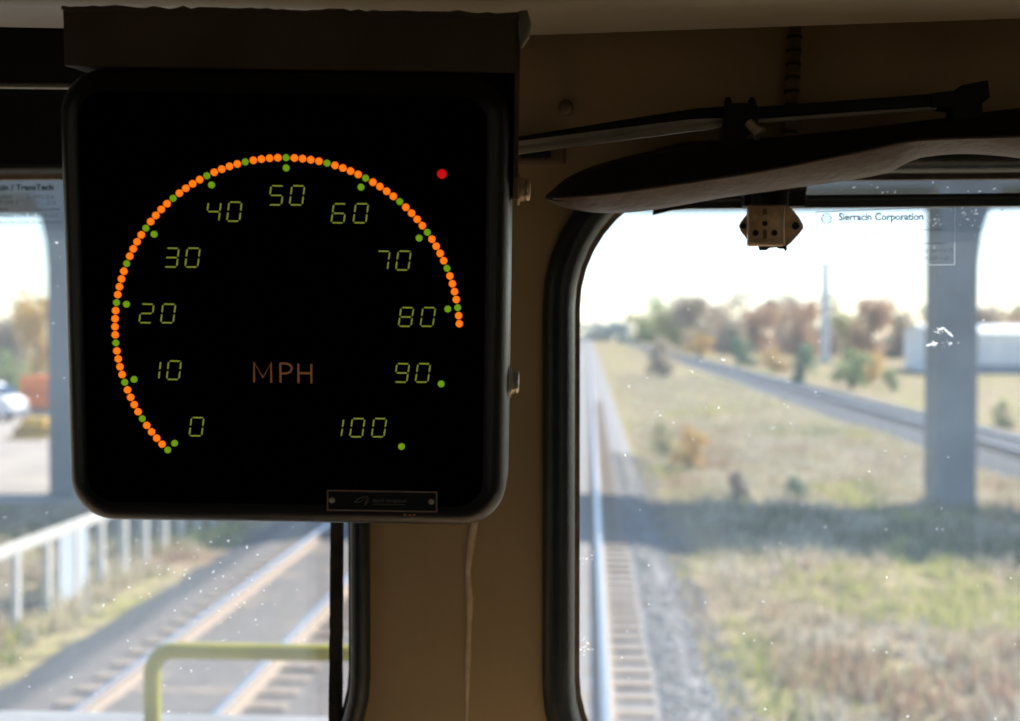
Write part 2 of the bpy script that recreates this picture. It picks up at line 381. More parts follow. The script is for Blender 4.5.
YF = -0.0009                                     # face of the lens panel
LEDR = 3.65*U
def led_mesh(name, r, m):
    g = G(); g.lathe([(r, 0), (r*.96, .35*r), (r*.8, .65*r), (r*.5, .88*r), (r*.15, .98*r)], (0, 0, 0), (0, -1, 0), 14)
    o = mk(name, g, m, spd, smooth=True, local=True); return o
ORANGE = led_mat('orange_led', (1.0, 0.43, 0.020), (0.9, 0.15, 0.005), 1.15, LEDR*1.02)
GREEN = led_mat('green_led', (0.27, 0.46, 0.010), (0.10, 0.25, 0.004), 0.9, LEDR*1.02)
REDL = led_mat('red_led', (0.9, 0.012, 0.012), (0.55, 0.004, 0.006), 0.85, LEDR*1.35)
protoO = led_mesh('orange_led', LEDR, ORANGE); protoG = led_mesh('green_led', LEDR*0.93, GREEN)
usedO = usedG = False
RL = 172.0*U
for mph in range(0, 83):
    a = R(-135+2.7*mph); loc = (RL*math.sin(a), YF, RL*math.cos(a))
    if mph % 5 == 0:
        if not usedG: protoG.location = loc; usedG = True
        else: dup(protoG, spd, loc)
    else:
        if not usedO: protoO.location = loc; usedO = True
        else: dup(protoO, spd, loc)
for mph in range(0, 101, 10):
    a = R(-135+2.7*mph); ri = RL-10.0*U
    dup(protoG, spd, (ri*math.sin(a), YF, ri*math.cos(a)))
g = G(); r = LEDR*1.3; g.lathe([(r, 0), (r*.96, .35*r), (r*.8, .65*r), (r*.5, .88*r), (r*.15, .98*r)], (0, 0, 0), (0, -1, 0), 18)
o = mk('red_led', g, REDL, spd, smooth=True, local=True); o.location = dial(442, 174, YF); o['label'] = 'lit red warning lamp'
# seven-segment numerals
SEGM = mat('segment_glow', (0.1, 0.1, 0.01), 0.5, em=(0.19, 0.215, 0.026), ems=1.0)
SEG = {'0': 'abcdef', '1': 'bc', '2': 'abged', '3': 'abgcd', '4': 'fgbc', '5': 'afgcd', '6': 'afgedc', '7': 'abc', '8': 'abcdefg', '9': 'abcdfg'}
def digit_geo(ch, c):
    W_, H, T, gap = 6.2*U, 9.3*U, 0.62*U, 1.35*U
    def sh(x, z): return Vector((c.x+x+z*0.135, 0, c.z+z))
    g = G()
    def seg(a, b):
        a, b = Vector(a), Vector(b); d = (b-a).normalized(); n = Vector((-d.y, d.x)); a = a+d*gap; b = b-d*gap
        pts = [a-d*T*.6, a+n*T, b+n*T, b+d*T*.6, b-n*T, a-n*T]
        lo = [sh(p.x, p.y)+Vector((0, YF, 0)) for p in pts]; hi = [p+Vector((0, -0.0003, 0)) for p in lo]
        g.loft([lo, hi])
    S = {'a': ((-W_, H), (W_, H)), 'b': ((W_, H), (W_, 0)), 'c': ((W_, 0), (W_, -H)), 'd': ((-W_, -H), (W_, -H)), 'e': ((-W_, 0), (-W_, -H)), 'f': ((-W_, H), (-W_, 0)), 'g': ((-W_, 0), (W_, 0))}
    for s in SEG[ch]: seg(*S[s])
    return g
NUMS = [('0', [197], 426.4), ('10', [154, 174.3], 370), ('20', [147, 168.6], 313.3), ('30', [172, 193], 257.5), ('40', [214, 234.7], 211.6), ('50', [276.6, 297.4], 195.4),
        ('60', [339, 361], 213.3), ('70', [382.5, 403.5], 260.5), ('80', [406.2, 428], 316.8), ('90', [402, 423], 372.7), ('100', [336.5, 357.5, 379.2], 427.4)]
for s, xs, y in NUMS:
    e = mk('numeral', digit_geo(s[0], dial(xs[0], y)), SEGM, spd, local=True); e['label'] = 'glowing green numeral '+s
    for ch, x in list(zip(s, xs))[1:]: mk('digit', digit_geo(ch, dial(x, y)), SEGM, e, local=True)
# MPH printed under the dial centre
PRINT = mat('brown_print', (0.25, 0.11, 0.05), 0.7, em=(0.085, 0.032, 0.011), ems=1.0)
g = G(); c = dial(252.5, 382); ww = 1.05*U
def stroke(pts):
    g.tube([Vector((c.x+x*U, YF-0.0002, c.z+z*U)) for x, z in pts], ww, 6)
stroke([(2, 0), (2.3, 20), (11, 5), (19.2, 20), (19.2, 0)])
stroke([(28.5, 0), (28.5, 19.5)]); stroke([(28.5, 19.5), (34, 19.5), (38, 18.5), (40.2, 14.8), (38.2, 10.8), (34, 9.4), (28.5, 9.4)])
stroke([(46.5, 0), (46.5, 19.5)]); stroke([(59.5, 0), (59.5, 19.5)]); stroke([(46.5, 10), (59.5, 10)])
mk('unit_lettering', g, PRINT, spd, smooth=True, local=True)['label'] = 'brown MPH lettering'
# maker's plate
c0, c1 = dial(327.5, 509.5), dial(437.5, 491.8)
nx0, nx1, nz0, nz1 = c0.x, c1.x, c0.z-.0002, c1.z+0.0006
npl = mk('nameplate', G().box((nx0, YF-0.0008, nz0), (nx1, YF, nz1)), BLACK, spd, local=True); npl['label'] = 'small black maker plate with copper border'
g = G(); t = 1.3*U
for lo, hi in (((nx0, nz0), (nx1, nz0+t)), ((nx0, nz1-t), (nx1, nz1)), ((nx0, nz0+t), (nx0+t, nz1-t)), ((nx1-t, nz0+t), (nx1, nz1-t))):
    g.box((lo[0], YF-0.0013, lo[1]), (hi[0], YF-0.0008, hi[1]))
mk('border', g, COPPER, npl, local=True)
zm = (nz0+nz1)/2
for x in (nx0+5*U, nx1-6*U):
    g = G(); g.lathe([(3.1*U, 0), (2.9*U, .0006), (2.0*U, .0011), (.6*U, .0013)], (x, YF-0.0008, zm), (0, -1, 0), 14); mk('screw', g, STEEL, npl, smooth=True, local=True)
g = G()
add_text(g, 'bach·simpson', 5.6*U, lambda p: Vector((nx0+46*U+p.x, YF-0.0009-p.z, zm-1.2*U+p.y)), width=34*U, shear=0.25)
g.box((nx0+46*U, YF-0.00105, zm-3.6*U), (nx0+80*U, YF-0.0008, zm-3.2*U))
lg = [(28, -1.5), (31, 1.5), (36, 4.2), (40, 4.6), (42, 2.8), (41.5, -.5), (38.5, -4.4), (37.8, -3.6), (40, 0), (40.2, 2.6), (38.2, 3.3), (34, -1.2), (28, -1.8)]
g.tube([Vector((nx0+a*U, YF-0.001, zm+b*U)) for a, b in lg], 0.38*U, 5)
mk('plate_lettering', g, mat('plate_print', (0.34, 0.27, 0.21), 0.5), npl, local=True)
g = G(); q = dial(404, 515.0, YF)
for dx, w_, h in ((0, 1.6, 1.4), (5, 2.6, .7), (9.5, 1.8, 1.4)):
    g.box((q.x+dx*U, YF-.0003, q.z), (q.x+(dx+w_)*U, YF, q.z+h*U))
mk('small_print', g, PRINT, spd, local=True)
# bolts at the sides of the housing
def side_bolt(name, z, x, y, r, l, m, parent):
    g = G(); g.lathe([(r*1.35, 0), (r*1.35, .0012), (r, .0014), (r, l*.55), (r*.8, l*.6), (r*.8, l*.66), (r*.98, l*.7), (r*.9, l*.94), (r*.5, l)], (x, y, z), (1, 0, 0), 18)
    return mk(name, g, m, parent, smooth=True, local=True)
o = side_bolt('knob', dial(514, 388).z, hx1+0.001, 0.026, 0.0072, 0.006, STEEL, spd); o['label'] = 'round steel knob on the right side'

# mounting bracket: back plate hanging from the beam, ears along the sides of the housing
brk = tag(empty('mounting_bracket', matrix=DM), 'brown painted steel bracket on the ceiling beam holding the speed display', 'bracket')
ztop = dial(286, 12).z
g = G(); g.box((hx0+0.004, 0.0535, dial(514, 196).z), (hx1+0.0044, 0.0575, ztop+0.004)); mk('back_plate', g, BROWN2, brk, local=True)
g = G(); g.bbox((hx0+0.003, 0.010, hz1+0.001), (hx1+0.0045, 0.0135, ztop+0.002), 0.001); mk('front_plate', g, BROWN2, brk, local=True)
g = G(); g.box((hx0+.004, 0.0136, hz1+0.0012), (hx1-.002, 0.0533, hz1+0.004)); mk('shelf_plate', g, DARK, brk, local=True)
for x in (hx1+0.0017,):
    g = G(); z_lo = dial(514, 199).z
    pr = [(0.010, ztop), (0.010, z_lo+0.012), (0.016, z_lo), (0.046, z_lo), (0.053, z_lo+0.01), (0.053, ztop)]
    g.loft([[Vector((x, a, b)) for a, b in pr], [Vector((x+0.0027, a, b)) for a, b in pr]]); mk('side_ear', g, BROWN2, brk, local=True)
side_bolt('bolt', dial(516, 189).z, hx1+0.0044, 0.024, 0.0068, 0.0075, BRASSY, brk)
g = G(); rnd = random.Random(2)
pth = [Vector((hx0+0.003+(hx1-hx0)*k/60, 0.0095+rnd.uniform(-.0004, .0004), ztop+0.0014+rnd.uniform(-.0006, .0006))) for k in range(61)]
g.tube(pth, [0.0016+rnd.uniform(-.0004, .0007) for _ in pth], 8); mk('weld_bead', g, BROWN2, brk, smooth=True, local=True)
g = G(); xx = hx1+0.0044; g.tube([Vector((xx+.001, .013, ztop+.004)), Vector((xx+.0022, .012, ztop-.003)), Vector((xx+.002, .012, ztop-.010)), Vector((xx+.0002, .012, ztop-.016))], [.0032, .0042, .0036, .0014], 10)
mk('corner_weld', g, GREYB, brk, smooth=True, local=True)

# ================================================================== RIGHT-HAND FITTINGS
def interp(pts, x):
    for (a, b), (c_, d) in zip(pts, pts[1:]):
        if a <= x <= c_:
            i = pts.index((a, b)); p0 = pts[max(0, i-1)]; p3 = pts[min(len(pts)-1, i+2)]
            h = c_-a; t = (x-a)/h; m0 = (d-p0[1])/(c_-p0[0])*h; m1 = (p3[1]-b)/(p3[0]-a)*h
            return (2*t**3-3*t*t+1)*b+(t**3-2*t*t+t)*m0+(-2*t**3+3*t*t)*d+(t**3-t*t)*m1
    return pts[-1][1]
# sun visor: padded board folded up under the roof, seen along its lower edge
topc = [(546, 195), (552, 190), (565, 179), (585, 169), (610, 161), (640, 153.5), (680, 146.5), (722, 140.5), (770, 137.5), (820, 132.5), (880, 126), (950, 117), (1020, 108), (1100, 104), (1160, 108)]
pipc = [(546, 198), (560, 198.5), (620, 192.5), (700, 181), (780, 168), (860, 152), (900, 143), (930, 139.5), (1020, 136.5), (1100, 132), (1160, 128)]
botc = [(546, 200), (556, 205), (575, 210), (600, 213), (625, 213), (660, 209), (720, 198.5), (780, 190), (860, 178.5), (890, 172), (905, 164), (920, 158), (960, 154), (1000, 156), (1020, 158.5), (1060, 164), (1100, 160), (1160, 140)]
vis = tag(empty('sun_visor', P(546, 197, 0.90)), 'dark brown padded sun visor folded up above the right windscreen', 'visor')
up_g, lo_g, pts_p = G(), G(), []
L1, L2 = [], []
for k in range(70):
    x = 546+(1160-546)*(k/69.0)
    tz, pz, bz = interp(topc, x), interp(pipc, x), interp(botc, x)
    w_ = min(1.0, math.sqrt(max(0.02, (x-544)/50.0)), math.sqrt(max(0.02, (1162-x)/40.0)))
    pf = P(x, pz, 0.872+0.025*(1-w_)); pb = P(x, (tz+bz)/2, 0.955-0.04*(1-w_))
    tp = P(x, tz, 0.925); tp1 = P(x, tz+(pz-tz)*.14, 0.905); tp2 = P(x, tz+(pz-tz)*.5, 0.885+0.01*(1-w_))
    bt = P(x, bz, 0.905); bt1 = P(x, bz-(bz-pz)*.22, 0.890); bt2 = P(x, bz-(bz-pz)*.6, 0.879+0.01*(1-w_))
    L1.append([pf, tp2, tp1, tp, pb]); L2.append([pf, bt2, bt1, bt, pb]); pts_p.append(pf+Vector((0, -0.0006, 0)))
VSHADE = mat('visor_shaded_vinyl', (0.010, 0.008, 0.007), 0.7, col2=(0.014, 0.011, 0.010), scale=40, bump=0.06, bscale=300)  # shaded upper side coloured near-black; the brown underside stands for the lit side
VBROWN = mat('visor_lit_brown_vinyl', (0.075, 0.045, 0.036), 0.5, col2=(0.095, 0.058, 0.046), scale=18, bump=0.15, bscale=120)
up_g.loft(L1, cap=True); mk('upper_cushion', up_g, VSHADE, vis, smooth=True, angle=70)
lo_g.loft(L2, cap=True); mk('lower_cushion', lo_g, VBROWN, vis, smooth=True, angle=70)
g = G(); g.tube(pts_p, 0.0011, 6); mk('piping', g, VBROWN, vis, smooth=True)
def bar(a, b, h, dth, m, name, parent, bev=0.0015):
    """bevelled straight bar between two points, h tall and dth deep"""
    a, b = Vector(a), Vector(b); d = (b-a); L = d.length; x = d.normalized(); z = Vector((0, 0, 1)); y = z.cross(x).normalized(); z = x.cross(y)
    gg = G(); gg.bbox((0, -dth/2, -h/2), (L, dth/2, h/2), bev); gg.v = [a+x*p.x+y*p.y+z*p.z for p in gg.v]
    return mk(name, gg, m, parent, smooth=True, angle=35)
YV = 0.915
bar(P(752, 114, YV), P(965, 98.5, YV), 0.0085, 0.012, BLACK, 'rod', vis)
g = G(); g.tube([P(752, 121.5, YV-.004), P(936, 108, YV-.004)], 0.0016, 8); mk('rod_edge', g, ALU, vis, smooth=True)
eb = [(932, 106), (932, 93), (960, 90), (962, 85), (988, 80), (990, 97), (982, 104), (984, 122), (953, 124), (953, 108)]
g = G(); g.loft([[P(a, b, YV-.009) for a, b in eb], [P(a, b, YV-.009)+Vector((0, .018, 0)) for a, b in eb]]); mk('end_bracket', g, BLACK, vis)
cl = [(722, 148), (724, 120), (727, 103), (756, 103), (760, 112), (757, 126), (746, 137), (744, 147)]
g = G(); g.loft([[P(a, b, YV-.012) for a, b in cl], [P(a, b, YV-.012)+Vector((0, .026, 0)) for a, b in cl]]); clp = mk('pivot_clamp', g, BLACK, vis)
for px in (728, 752):
    g = G(); q = P(px, 104, YV); g.lathe([(0.0026, -0.002), (0.0028, 0.002), (0.002, 0.004), (0.0006, 0.005)], q, (0, 0, 1), 12); mk('screw_head', g, BLACK, clp, smooth=True)
g = G(); q = P(757, 131, YV-0.014); d = Vector((0.5, -.3, -.6)).normalized()
g.lathe([(0.004, -0.009), (0.0042, 0), (0.0055, 0.001), (0.0055, 0.004), (0.003, 0.005)], q, d, 12); mk('wing_nut', g, STEEL, clp, smooth=True)
# support bar running left from the clamp
sb = tag(empty('support_bar', P(515, 150, YV)), 'long pale metal channel bar running from behind the speed display to the visor clamp', 'bar')
e1 = P(485, 154.2, YV)
a, b = P(485, 152.4, YV), P(704, 124.2, YV)
g = G(); prof = [(-0.0046, 0), (-0.0046, 0.0035), (-0.0015, 0.0035), (-0.0008, 0.0015), (0.0008, 0.0015), (0.0015, 0.0035), (0.0046, 0.0035), (0.0046, 0)]
g.loft([[p+Vector((0, -y_, z_*s_)) for z_, y_ in prof] for p, s_ in ((a, 1.0), (P(690, 126, YV), .95), (P(706, 124.8, YV), .85), (P(723, 122.8, YV), .62))]); mk('channel', g, ALU, sb)
g = G(); g.tube([P(485, 146.5, YV+.008), P(620, 126, YV+.008), P(700, 114.5, YV+.008), P(726, 112.5, YV+.008)], [0.0032, .0042, .0048, .0045], 10); mk('black_rod', g, BLACK, sb, smooth=True)
# small bracket on the wall beneath the bar
wb = tag(empty('wall_bracket', P(545, 160, WY)), 'small brown folded bracket on the wall left of the visor tip', 'bracket')
q0, q1 = P(508, 165, WY), P(566, 141, WY)
g = G(); g.bbox((q0.x, WY-0.006, q0.z), (q1.x, WY-0.0005, q1.z), 0.002); mk('plate', g, BROWN2, wb)
g = G(); g.bbox((q0.x+.010, WY-0.009, q0.z+.004), (q1.x-.012, WY-0.006, q1.z-.003), 0.001); mk('recess_cover', g, DARK, wb)
q = P(566, 108, WY-.004); g = G(); g.lathe([(0.006, 0), (0.006, .008), (0.004, .012), (0.001, .013)], q+Vector((0, .004, 0)), (0, -1, 0), 14); mk('peg', g, BROWN2, wb, smooth=True)
# ribbed conduit on the wall
cd = tag(empty('ribbed_conduit', P(790, 175, WY)), 'ribbed vertical cable conduit on the wall behind the visor', 'conduit')
pA, pB = P(795, 22, WY-.008), P(788, 176, WY-.008)
g = G(); g.tube([pA, pA.lerp(pB, .5)+Vector((.001, 0, 0)), pB], 0.0052, 12); mk('hose', g, mat('conduit_tan', (0.17, 0.12, 0.075), 0.55, col2=(0.12, 0.085, 0.055), scale=60), cd, smooth=True)
for k in range(11):
    c = pA.lerp(pB, 0.10+0.088*k); d = (pB-pA).normalized()*0.0011
    g = G(); g.tube([c-d, c+d], 0.0061, 12); mk('rib', g, DARK, cd, smooth=True)
# black horizontal rail across the top of the right pane
tr = tag(empty('window_rail', P(655, 207, 1.01)), 'black horizontal rail across the top of the right windscreen', 'rail')
YR = 1.008
pr = [(653, 214.5), (654, 206), (668, 203.5), (690, 197.5), (740, 195.5), (1020, 193), (1140, 192), (1140, 204.5), (1020, 205.8), (800, 207.5), (690, 208.3), (672, 210)]
g = G(); g.loft([[P(a, b, YR) for a, b in pr], [P(a, b, YR)+Vector((0, .010, 0)) for a, b in pr]]); mk('rail_strip', g, RUBBER, tr)
g = G(); g.tube([P(690, 199, YR-.001), P(1140, 194.5, YR-.001)], 0.0022, 8); mk('rounded_edge', g, RUBBER, tr, smooth=True)
# metal catch block hanging over the glass
YK = 0.985
kb = tag(empty('catch_block', P(770, 248, YK)), 'small worn metal catch block with screw holes hanging over the right windscreen', 'latch')
fl = [(739, 226), (740.5, 222), (746, 215), (750, 209), (756, 205), (786, 205.5), (790, 207), (799, 217), (803, 224), (803.5, 228), (800, 233), (791, 243), (787, 246), (750, 245.5), (746.5, 239), (740.5, 231)]
g = G(); g.loft([[P(a, b, YK) for a, b in fl], [P(a, b, YK+.0025) for a, b in fl]]); mk('flange', g, BRASSY, kb)
g = G(); q0, q1 = P(747.5, 246, YK-.008), P(785, 204.5, YK-.008)
g.bbox((q0.x, YK-.008, q0.z), (q1.x, YK-.0002, q1.z), 0.0016, 3); body = mk('body', g, BRASSY, kb, smooth=True, angle=35)
g = G()
for lo, hi in (((747.6, 243.5), (783.5, 241.9)), ((748.6, 242), (749.9, 206.5)), ((781.2, 242), (782.7, 206))):
    a_, b_ = P(*lo, YK-.0085), P(*hi, YK-.0085); g.box((a_.x, YK-.0090, a_.z), (b_.x, YK-.0078, b_.z))
mk('raised_rim', g, STEEL, kb)
HOLE = mat('dark_recess', (0.012, 0.014, 0.013), 0.5)
def ring(px, py, r, inner, name, parent, Y):
    q = P(px, py, Y); g1 = G()
    g1.lathe([(r, 0.0004), (r, -.0006), (r*.8, -.0008), (r*.72, -.0003)], q, (0, 1, 0), 16); o_ = mk(name, g1, BRASSY, parent, smooth=True)
    g2 = G(); g2.lathe([(r*.72, 0), (r*.72, -.0004)], q+Vector((0, -.0002, 0)), (0, 1, 0), 14); mk('hole', g2, inner, o_)
for px, py, inn in ((755.8, 216.5, BRASSY), (775, 216, BRASSY), (755.5, 233, HOLE), (774.5, 233, HOLE)): ring(px, py, 0.0033, inn, 'screw', kb, YK-.0082)
ring(764.8, 223.5, 0.0028, HOLE, 'screw', kb, YK-.0082); ring(795.5, 226, 0.0042, HOLE, 'screw', kb, YK-.0002); ring(743.2, 226, 0.0033, HOLE, 'screw', kb, YK-.0002)
for z0_, z1_ in ((209, 215), (230, 239)):
    a_, b_ = P(763, z1_, YK-.0083), P(767, z0_, YK-.0083); g = G(); g.bbox((a_.x, YK-.0088, a_.z), (b_.x, YK-.0079, b_.z), .0003, 1); mk('slot', g, mat('slot_tan', (0.25, 0.18, 0.11), .5, .6), kb)
for px in (758, 782):
    g = G(); g.tube([P(px, 205, YK-.003), P(px, 190, YK-.003), P(px+1, 170, YK+.003)], 0.0052, 10); mk('stem', g, BLACK, kb, smooth=True)
ct = [(758, 245), (787, 245.5), (787, 250), (785, 251.5), (784, 249), (779, 249), (777, 247.5), (770, 248), (766, 250.5), (759, 250.5)]
g = G(); g.loft([[P(a, b, YK-.002) for a, b in ct], [P(a, b, YK+.003) for a, b in ct]]); mk('torn_gasket', g, mat('gasket_green_black', (0.01, 0.03, 0.026), .7), kb)
q0, q1 = P(743, 194, 1.0), P(805, 181, 1.0)
g = G(); g.bbox((q0.x, .990, q0.z), (q1.x, 1.0035, q1.z), .001); mk('mounting_plate', g, mat('greased_plate', (0.20, 0.19, 0.16), .55, .4, col2=(0.05, 0.05, 0.045), scale=120), kb)
q0, q1 = P(743, 207.5, .995), P(805, 193.5, .995)
g = G(); g.bbox((q0.x, .988, q0.z), (q1.x, 1.006, q1.z), .001); mk('clip', g, BLACK, kb)

# ================================================================== LEFT-HAND FITTINGS
vb = tag(empty('vertical_bar', P(335, 790, 1.012)), 'narrow worn black vertical bar crossing the left windscreen under the display', 'bar')
rnd = random.Random(11); Y1 = 1.010; Lf, Rt = [], []
nb = 46; loopsb = []
for k in range(nb):
    py = 300+(782-300)*k/(nb-1); j = lambda: rnd.uniform(-.35, .35) if py > 600 else rnd.uniform(-.08, .08)
    xl, xr = 330.3-(py-520)*0.0085+j(), 342.0-(py-520)*0.006+j()
    a_, b_ = P(xl, py, Y1), P(xr, py, Y1); loopsb.append([a_, b_, b_+Vector((0, .008, 0)), a_+Vector((0, .008, 0))])
g = G(); g.loft(loopsb); mk('bar_strip', g, mat('worn_black_bar', (0.010, 0.009, 0.008), .8, col2=(0.075, 0.045, 0.032), scale=16, bump=.3, bscale=150, lo=.46, hi=.66), vb)
tg = tag(empty('header_panel', (-0.8, WY, wz(182))), 'black header panel above the left windscreen', 'panel')
q0, q1 = P(330, 170, 0.985), P(-200, 92, 0.985)
g = G(); g.bbox((-1.2, 0.965, q0.z), (-0.125, WY-.0006, CZ+0.30), .004); mk('panel_board', g, DARK, tg)
pipe = tag(empty('ceiling_pipe', P(30, 86, 0.93)), 'thin grey pipe running under the ceiling left of the display', 'pipe')
g = G(); a_, b_ = P(-200, 84, 0.93), P(140, 87, 0.93); g.tube([a_, b_], 0.0024, 12); mk('pipe_tube', g, mat('pipe_grey', (0.30, 0.30, 0.28), .35, .7), pipe, smooth=True)
for t in (0.35, 0.97):
    q = a_.lerp(b_, t); g = G(); g.bbox((q.x-.006, q.y-.003, q.z-.0035), (q.x+.006, 0.966, q.z+.0035), .001); mk('clip', g, DARK, pipe)

# ================================================================== OUTSIDE, ON THE TRAIN
nose = tag(empty('train_nose', (-1.1, 1.6, 2.0)), 'dirty white rounded nose hood of the train below the left windscreen', 'train nose')
YN = 2.25; zn = P(150, 706, YN).z
pn = [(1.09, zn-.02), (1.6, zn+.0), (YN-.06, zn), (YN-.025, zn-.006), (YN, zn-.03), (YN+.01, zn-.08), (YN+.02, 1.2), (1.09, 1.2)]
g = G(); g.loft([[Vector((x, a, b)) for a, b in pn] for x in (-2.0, -0.34)])
mk('hood', g, mat('dirty_white_paint', (0.33, 0.33, 0.32), .55, col2=(0.24, 0.24, 0.235), scale=5, bump=.1), nose, smooth=True, angle=50)
hr = tag(empty('handrail', P(150, 700, 2.05)), 'yellow painted tubular handrail on the train nose', 'handrail')
YEL = mat('yellow_paint', (0.40, 0.36, 0.030), .30, col2=(0.33, 0.30, 0.03), scale=9)
YH = 2.08
c = P(152, 650, YH); rr = 0.040; pth = [Vector((c.x, YH, zn-.005)), Vector((c.x, YH, c.z-rr-.05)), Vector((c.x, YH, c.z-rr))]
for k in range(1, 8):
    a = R(90*k/8); pth.append(Vector((c.x+rr-rr*math.cos(a), YH, c.z-rr+rr*math.sin(a))))
xe = -0.36; pth += [Vector((c.x+rr, YH, c.z)), Vector((-.6, YH, c.z)), Vector((xe-rr, YH, c.z))]
for k in range(1, 9):
    a = R(90*k/8); pth.append(Vector((xe-rr+rr*math.sin(a), YH, c.z-rr+rr*math.cos(a))))
pth += [Vector((xe, YH, zn-.005))]
g = G(); g.tube(pth, 0.0145, 16); mk('rail_tube', g, YEL, hr, smooth=True, angle=60)
for x in (c.x, xe):
    g = G(); g.lathe([(0.035, 0), (0.035, .006), (0.018, .010), (0.0146, .02)], (x, YH, zn), (0, 0, 1), 18); mk('foot_flange', g, YEL, hr, smooth=True)

# ================================================================== GROUND AND TRACKS
from mathutils import noise
ZG = -0.36
TRK = [-0.57, -4.62, 15.2]                         # track centre lines (own, neighbour, far right)
def gz(x, y):
    d = min(abs(x-t) for t in TRK)
    f = max(0.0, min(1.0, (d-2.2)/2.0))
    if x < -6.5 and y > 28: f *= 0.35
    ditch = -.0*max(0.0, 1-abs(x+7.0)/1.9)*(1 if y < 26 else max(0, 1-(y-26)/8))
    dist = min(1.0, y/400.0)
    z = ZG + f*(0.20*noise.noise(Vector((x*.22, y*.16, 0)))+0.10*noise.noise(Vector((x*.7, y*.6, 3))))
    z += ditch + f*dist*1.2*noise.noise(Vector((x*.02, y*.015, 9)))
    return z
xs = sorted(set([-400, -250, -150, -100, -70, -55, -45]+[-38+.9*k for k in range(0, 80)]+[36, 42, 50, 60, 80, 120, 180, 280, 450]))
ys = [3+0.75*k for k in range(0, 66)]+[53+2.5*k for k in range(0, 30)]+[130, 140, 155, 175, 200, 240, 300, 400, 600, 900]
g = G(); V = [(x, y, gz(x, y)) for y in ys for x in xs]; nx = len(xs)
g.add(V, [(j*nx+i, j*nx+i+1, (j+1)*nx+i+1, (j+1)*nx+i) for j in range(len(ys)-1) for i in range(nx-1)])
GRND = bpy.data.materials.new('dry_meadow'); GRND.use_nodes = True
def ground_material():
    n = GRND.node_tree.nodes; l = GRND.node_tree.links; b = n['Principled BSDF']; b.inputs['Roughness'].default_value = 0.95; b.inputs['Specular IOR Level'].default_value = 0.1
    tc = n.new('ShaderNodeTexCoord')
    def nz(s, d=5):
        t = n.new('ShaderNodeTexNoise'); t.inputs['Scale'].default_value = s; t.inputs['Detail'].default_value = d; l.new(tc.outputs['Object'], t.inputs['Vector']); return t
    def ramp(src, els):
        r = n.new('ShaderNodeValToRGB'); e = r.color_ramp.elements
        e[0].position, e[0].color = els[0][0], (*els[0][1], 1); e[1].position, e[1].color = els[-1][0], (*els[-1][1], 1)
        for p_, c_ in els[1:-1]: x = e.new(p_); x.color = (*c_, 1)
        l.new(src, r.inputs['Fac']); return r
    A_ = ramp(nz(0.35).outputs['Fac'], [(0.30, (0.26, 0.19, 0.13)), (0.41, (0.36, 0.29, 0.20)), (0.49, (0.38, 0.33, 0.21)), (0.60, (0.33, 0.31, 0.13)), (0.74, (0.19, 0.20, 0.08))])
    B_ = ramp(nz(2.6, 8).outputs['Fac'], [(0.3, (0.55, 0.52, 0.5)), (0.7, (1.25, 1.2, 1.1))])
    m = n.new('ShaderNodeMix'); m.data_type = 'RGBA'; m.blend_type = 'MULTIPLY'; m.inputs[0].default_value = 1.0
    l.new(A_.outputs[0], m.inputs[6]); l.new(B_.outputs[0], m.inputs[7]); l.new(m.outputs[2], b.inputs['Base Color'])
    t = nz(9, 8); bp = n.new('ShaderNodeBump'); bp.inputs['Strength'].default_value = 0.6; bp.inputs['Distance'].default_value = 0.15
    l.new(t.outputs['Fac'], bp.inputs['Height']); l.new(bp.outputs[0], b.inputs['Normal'])
ground_material()
struct(mk('ground', g, GRND, smooth=True, angle=180), 'rough dry grassland on both sides of the tracks')
# bare yard on the left
YARD = mat('pale_dirt', (0.42, 0.37, 0.31), .95, col2=(0.34, 0.30, 0.26), scale=.5, bump=.2, bscale=3)
g = G(); yp = [(-60, 30), (-11.5, 30), (-13.5, 48), (-17, 62), (-22, 72), (-60, 72)]
g.loft([[Vector((x, y, ZG-.1)) for x, y in yp], [Vector((x, y, ZG+.09)) for x, y in yp]]); struct(mk('yard', g, YARD), 'bare pale dirt yard beyond the fence')

BALL = mat('grey_ballast', (0.30, 0.29, 0.28), .95, col2=(0.19, 0.185, 0.18), scale=11, bump=.9, bscale=22, detail=8)
BALLD = mat('dark_ballast', (0.20, 0.18, 0.165), .95, col2=(0.12, 0.11, 0.105), scale=6, bump=.8, bscale=16, detail=8)
BALLM = mat('brown_ballast', (0.20, 0.178, 0.158), .95, col2=(0.145, 0.13, 0.117), scale=9, bump=.8, bscale=18, detail=8)
BALLK = mat('sooty_ballast', (0.11, 0.115, 0.12), .95, col2=(0.07, 0.075, 0.08), scale=6, bump=.8, bscale=16, detail=8)
TIE = mat('weathered_sleeper', (0.34, 0.27, 0.20), .9, col2=(0.24, 0.19, 0.15), scale=9, bump=.3)
TIED = mat('dark_sleeper', (0.16, 0.135, 0.115), .9, col2=(0.11, 0.09, 0.08), scale=9, bump=.3)
TIEM = mat('grey_sleeper', (0.30, 0.25, 0.205), .9, col2=(0.22, 0.185, 0.155), scale=9, bump=.3)
RUST = mat('rusty_rail_side', (0.42, 0.335, 0.26), .8, col2=(0.36, 0.285, 0.22), scale=20)
HEAD = mat('polished_rail_head', (0.74, 0.74, 0.74), .34, 1.0)
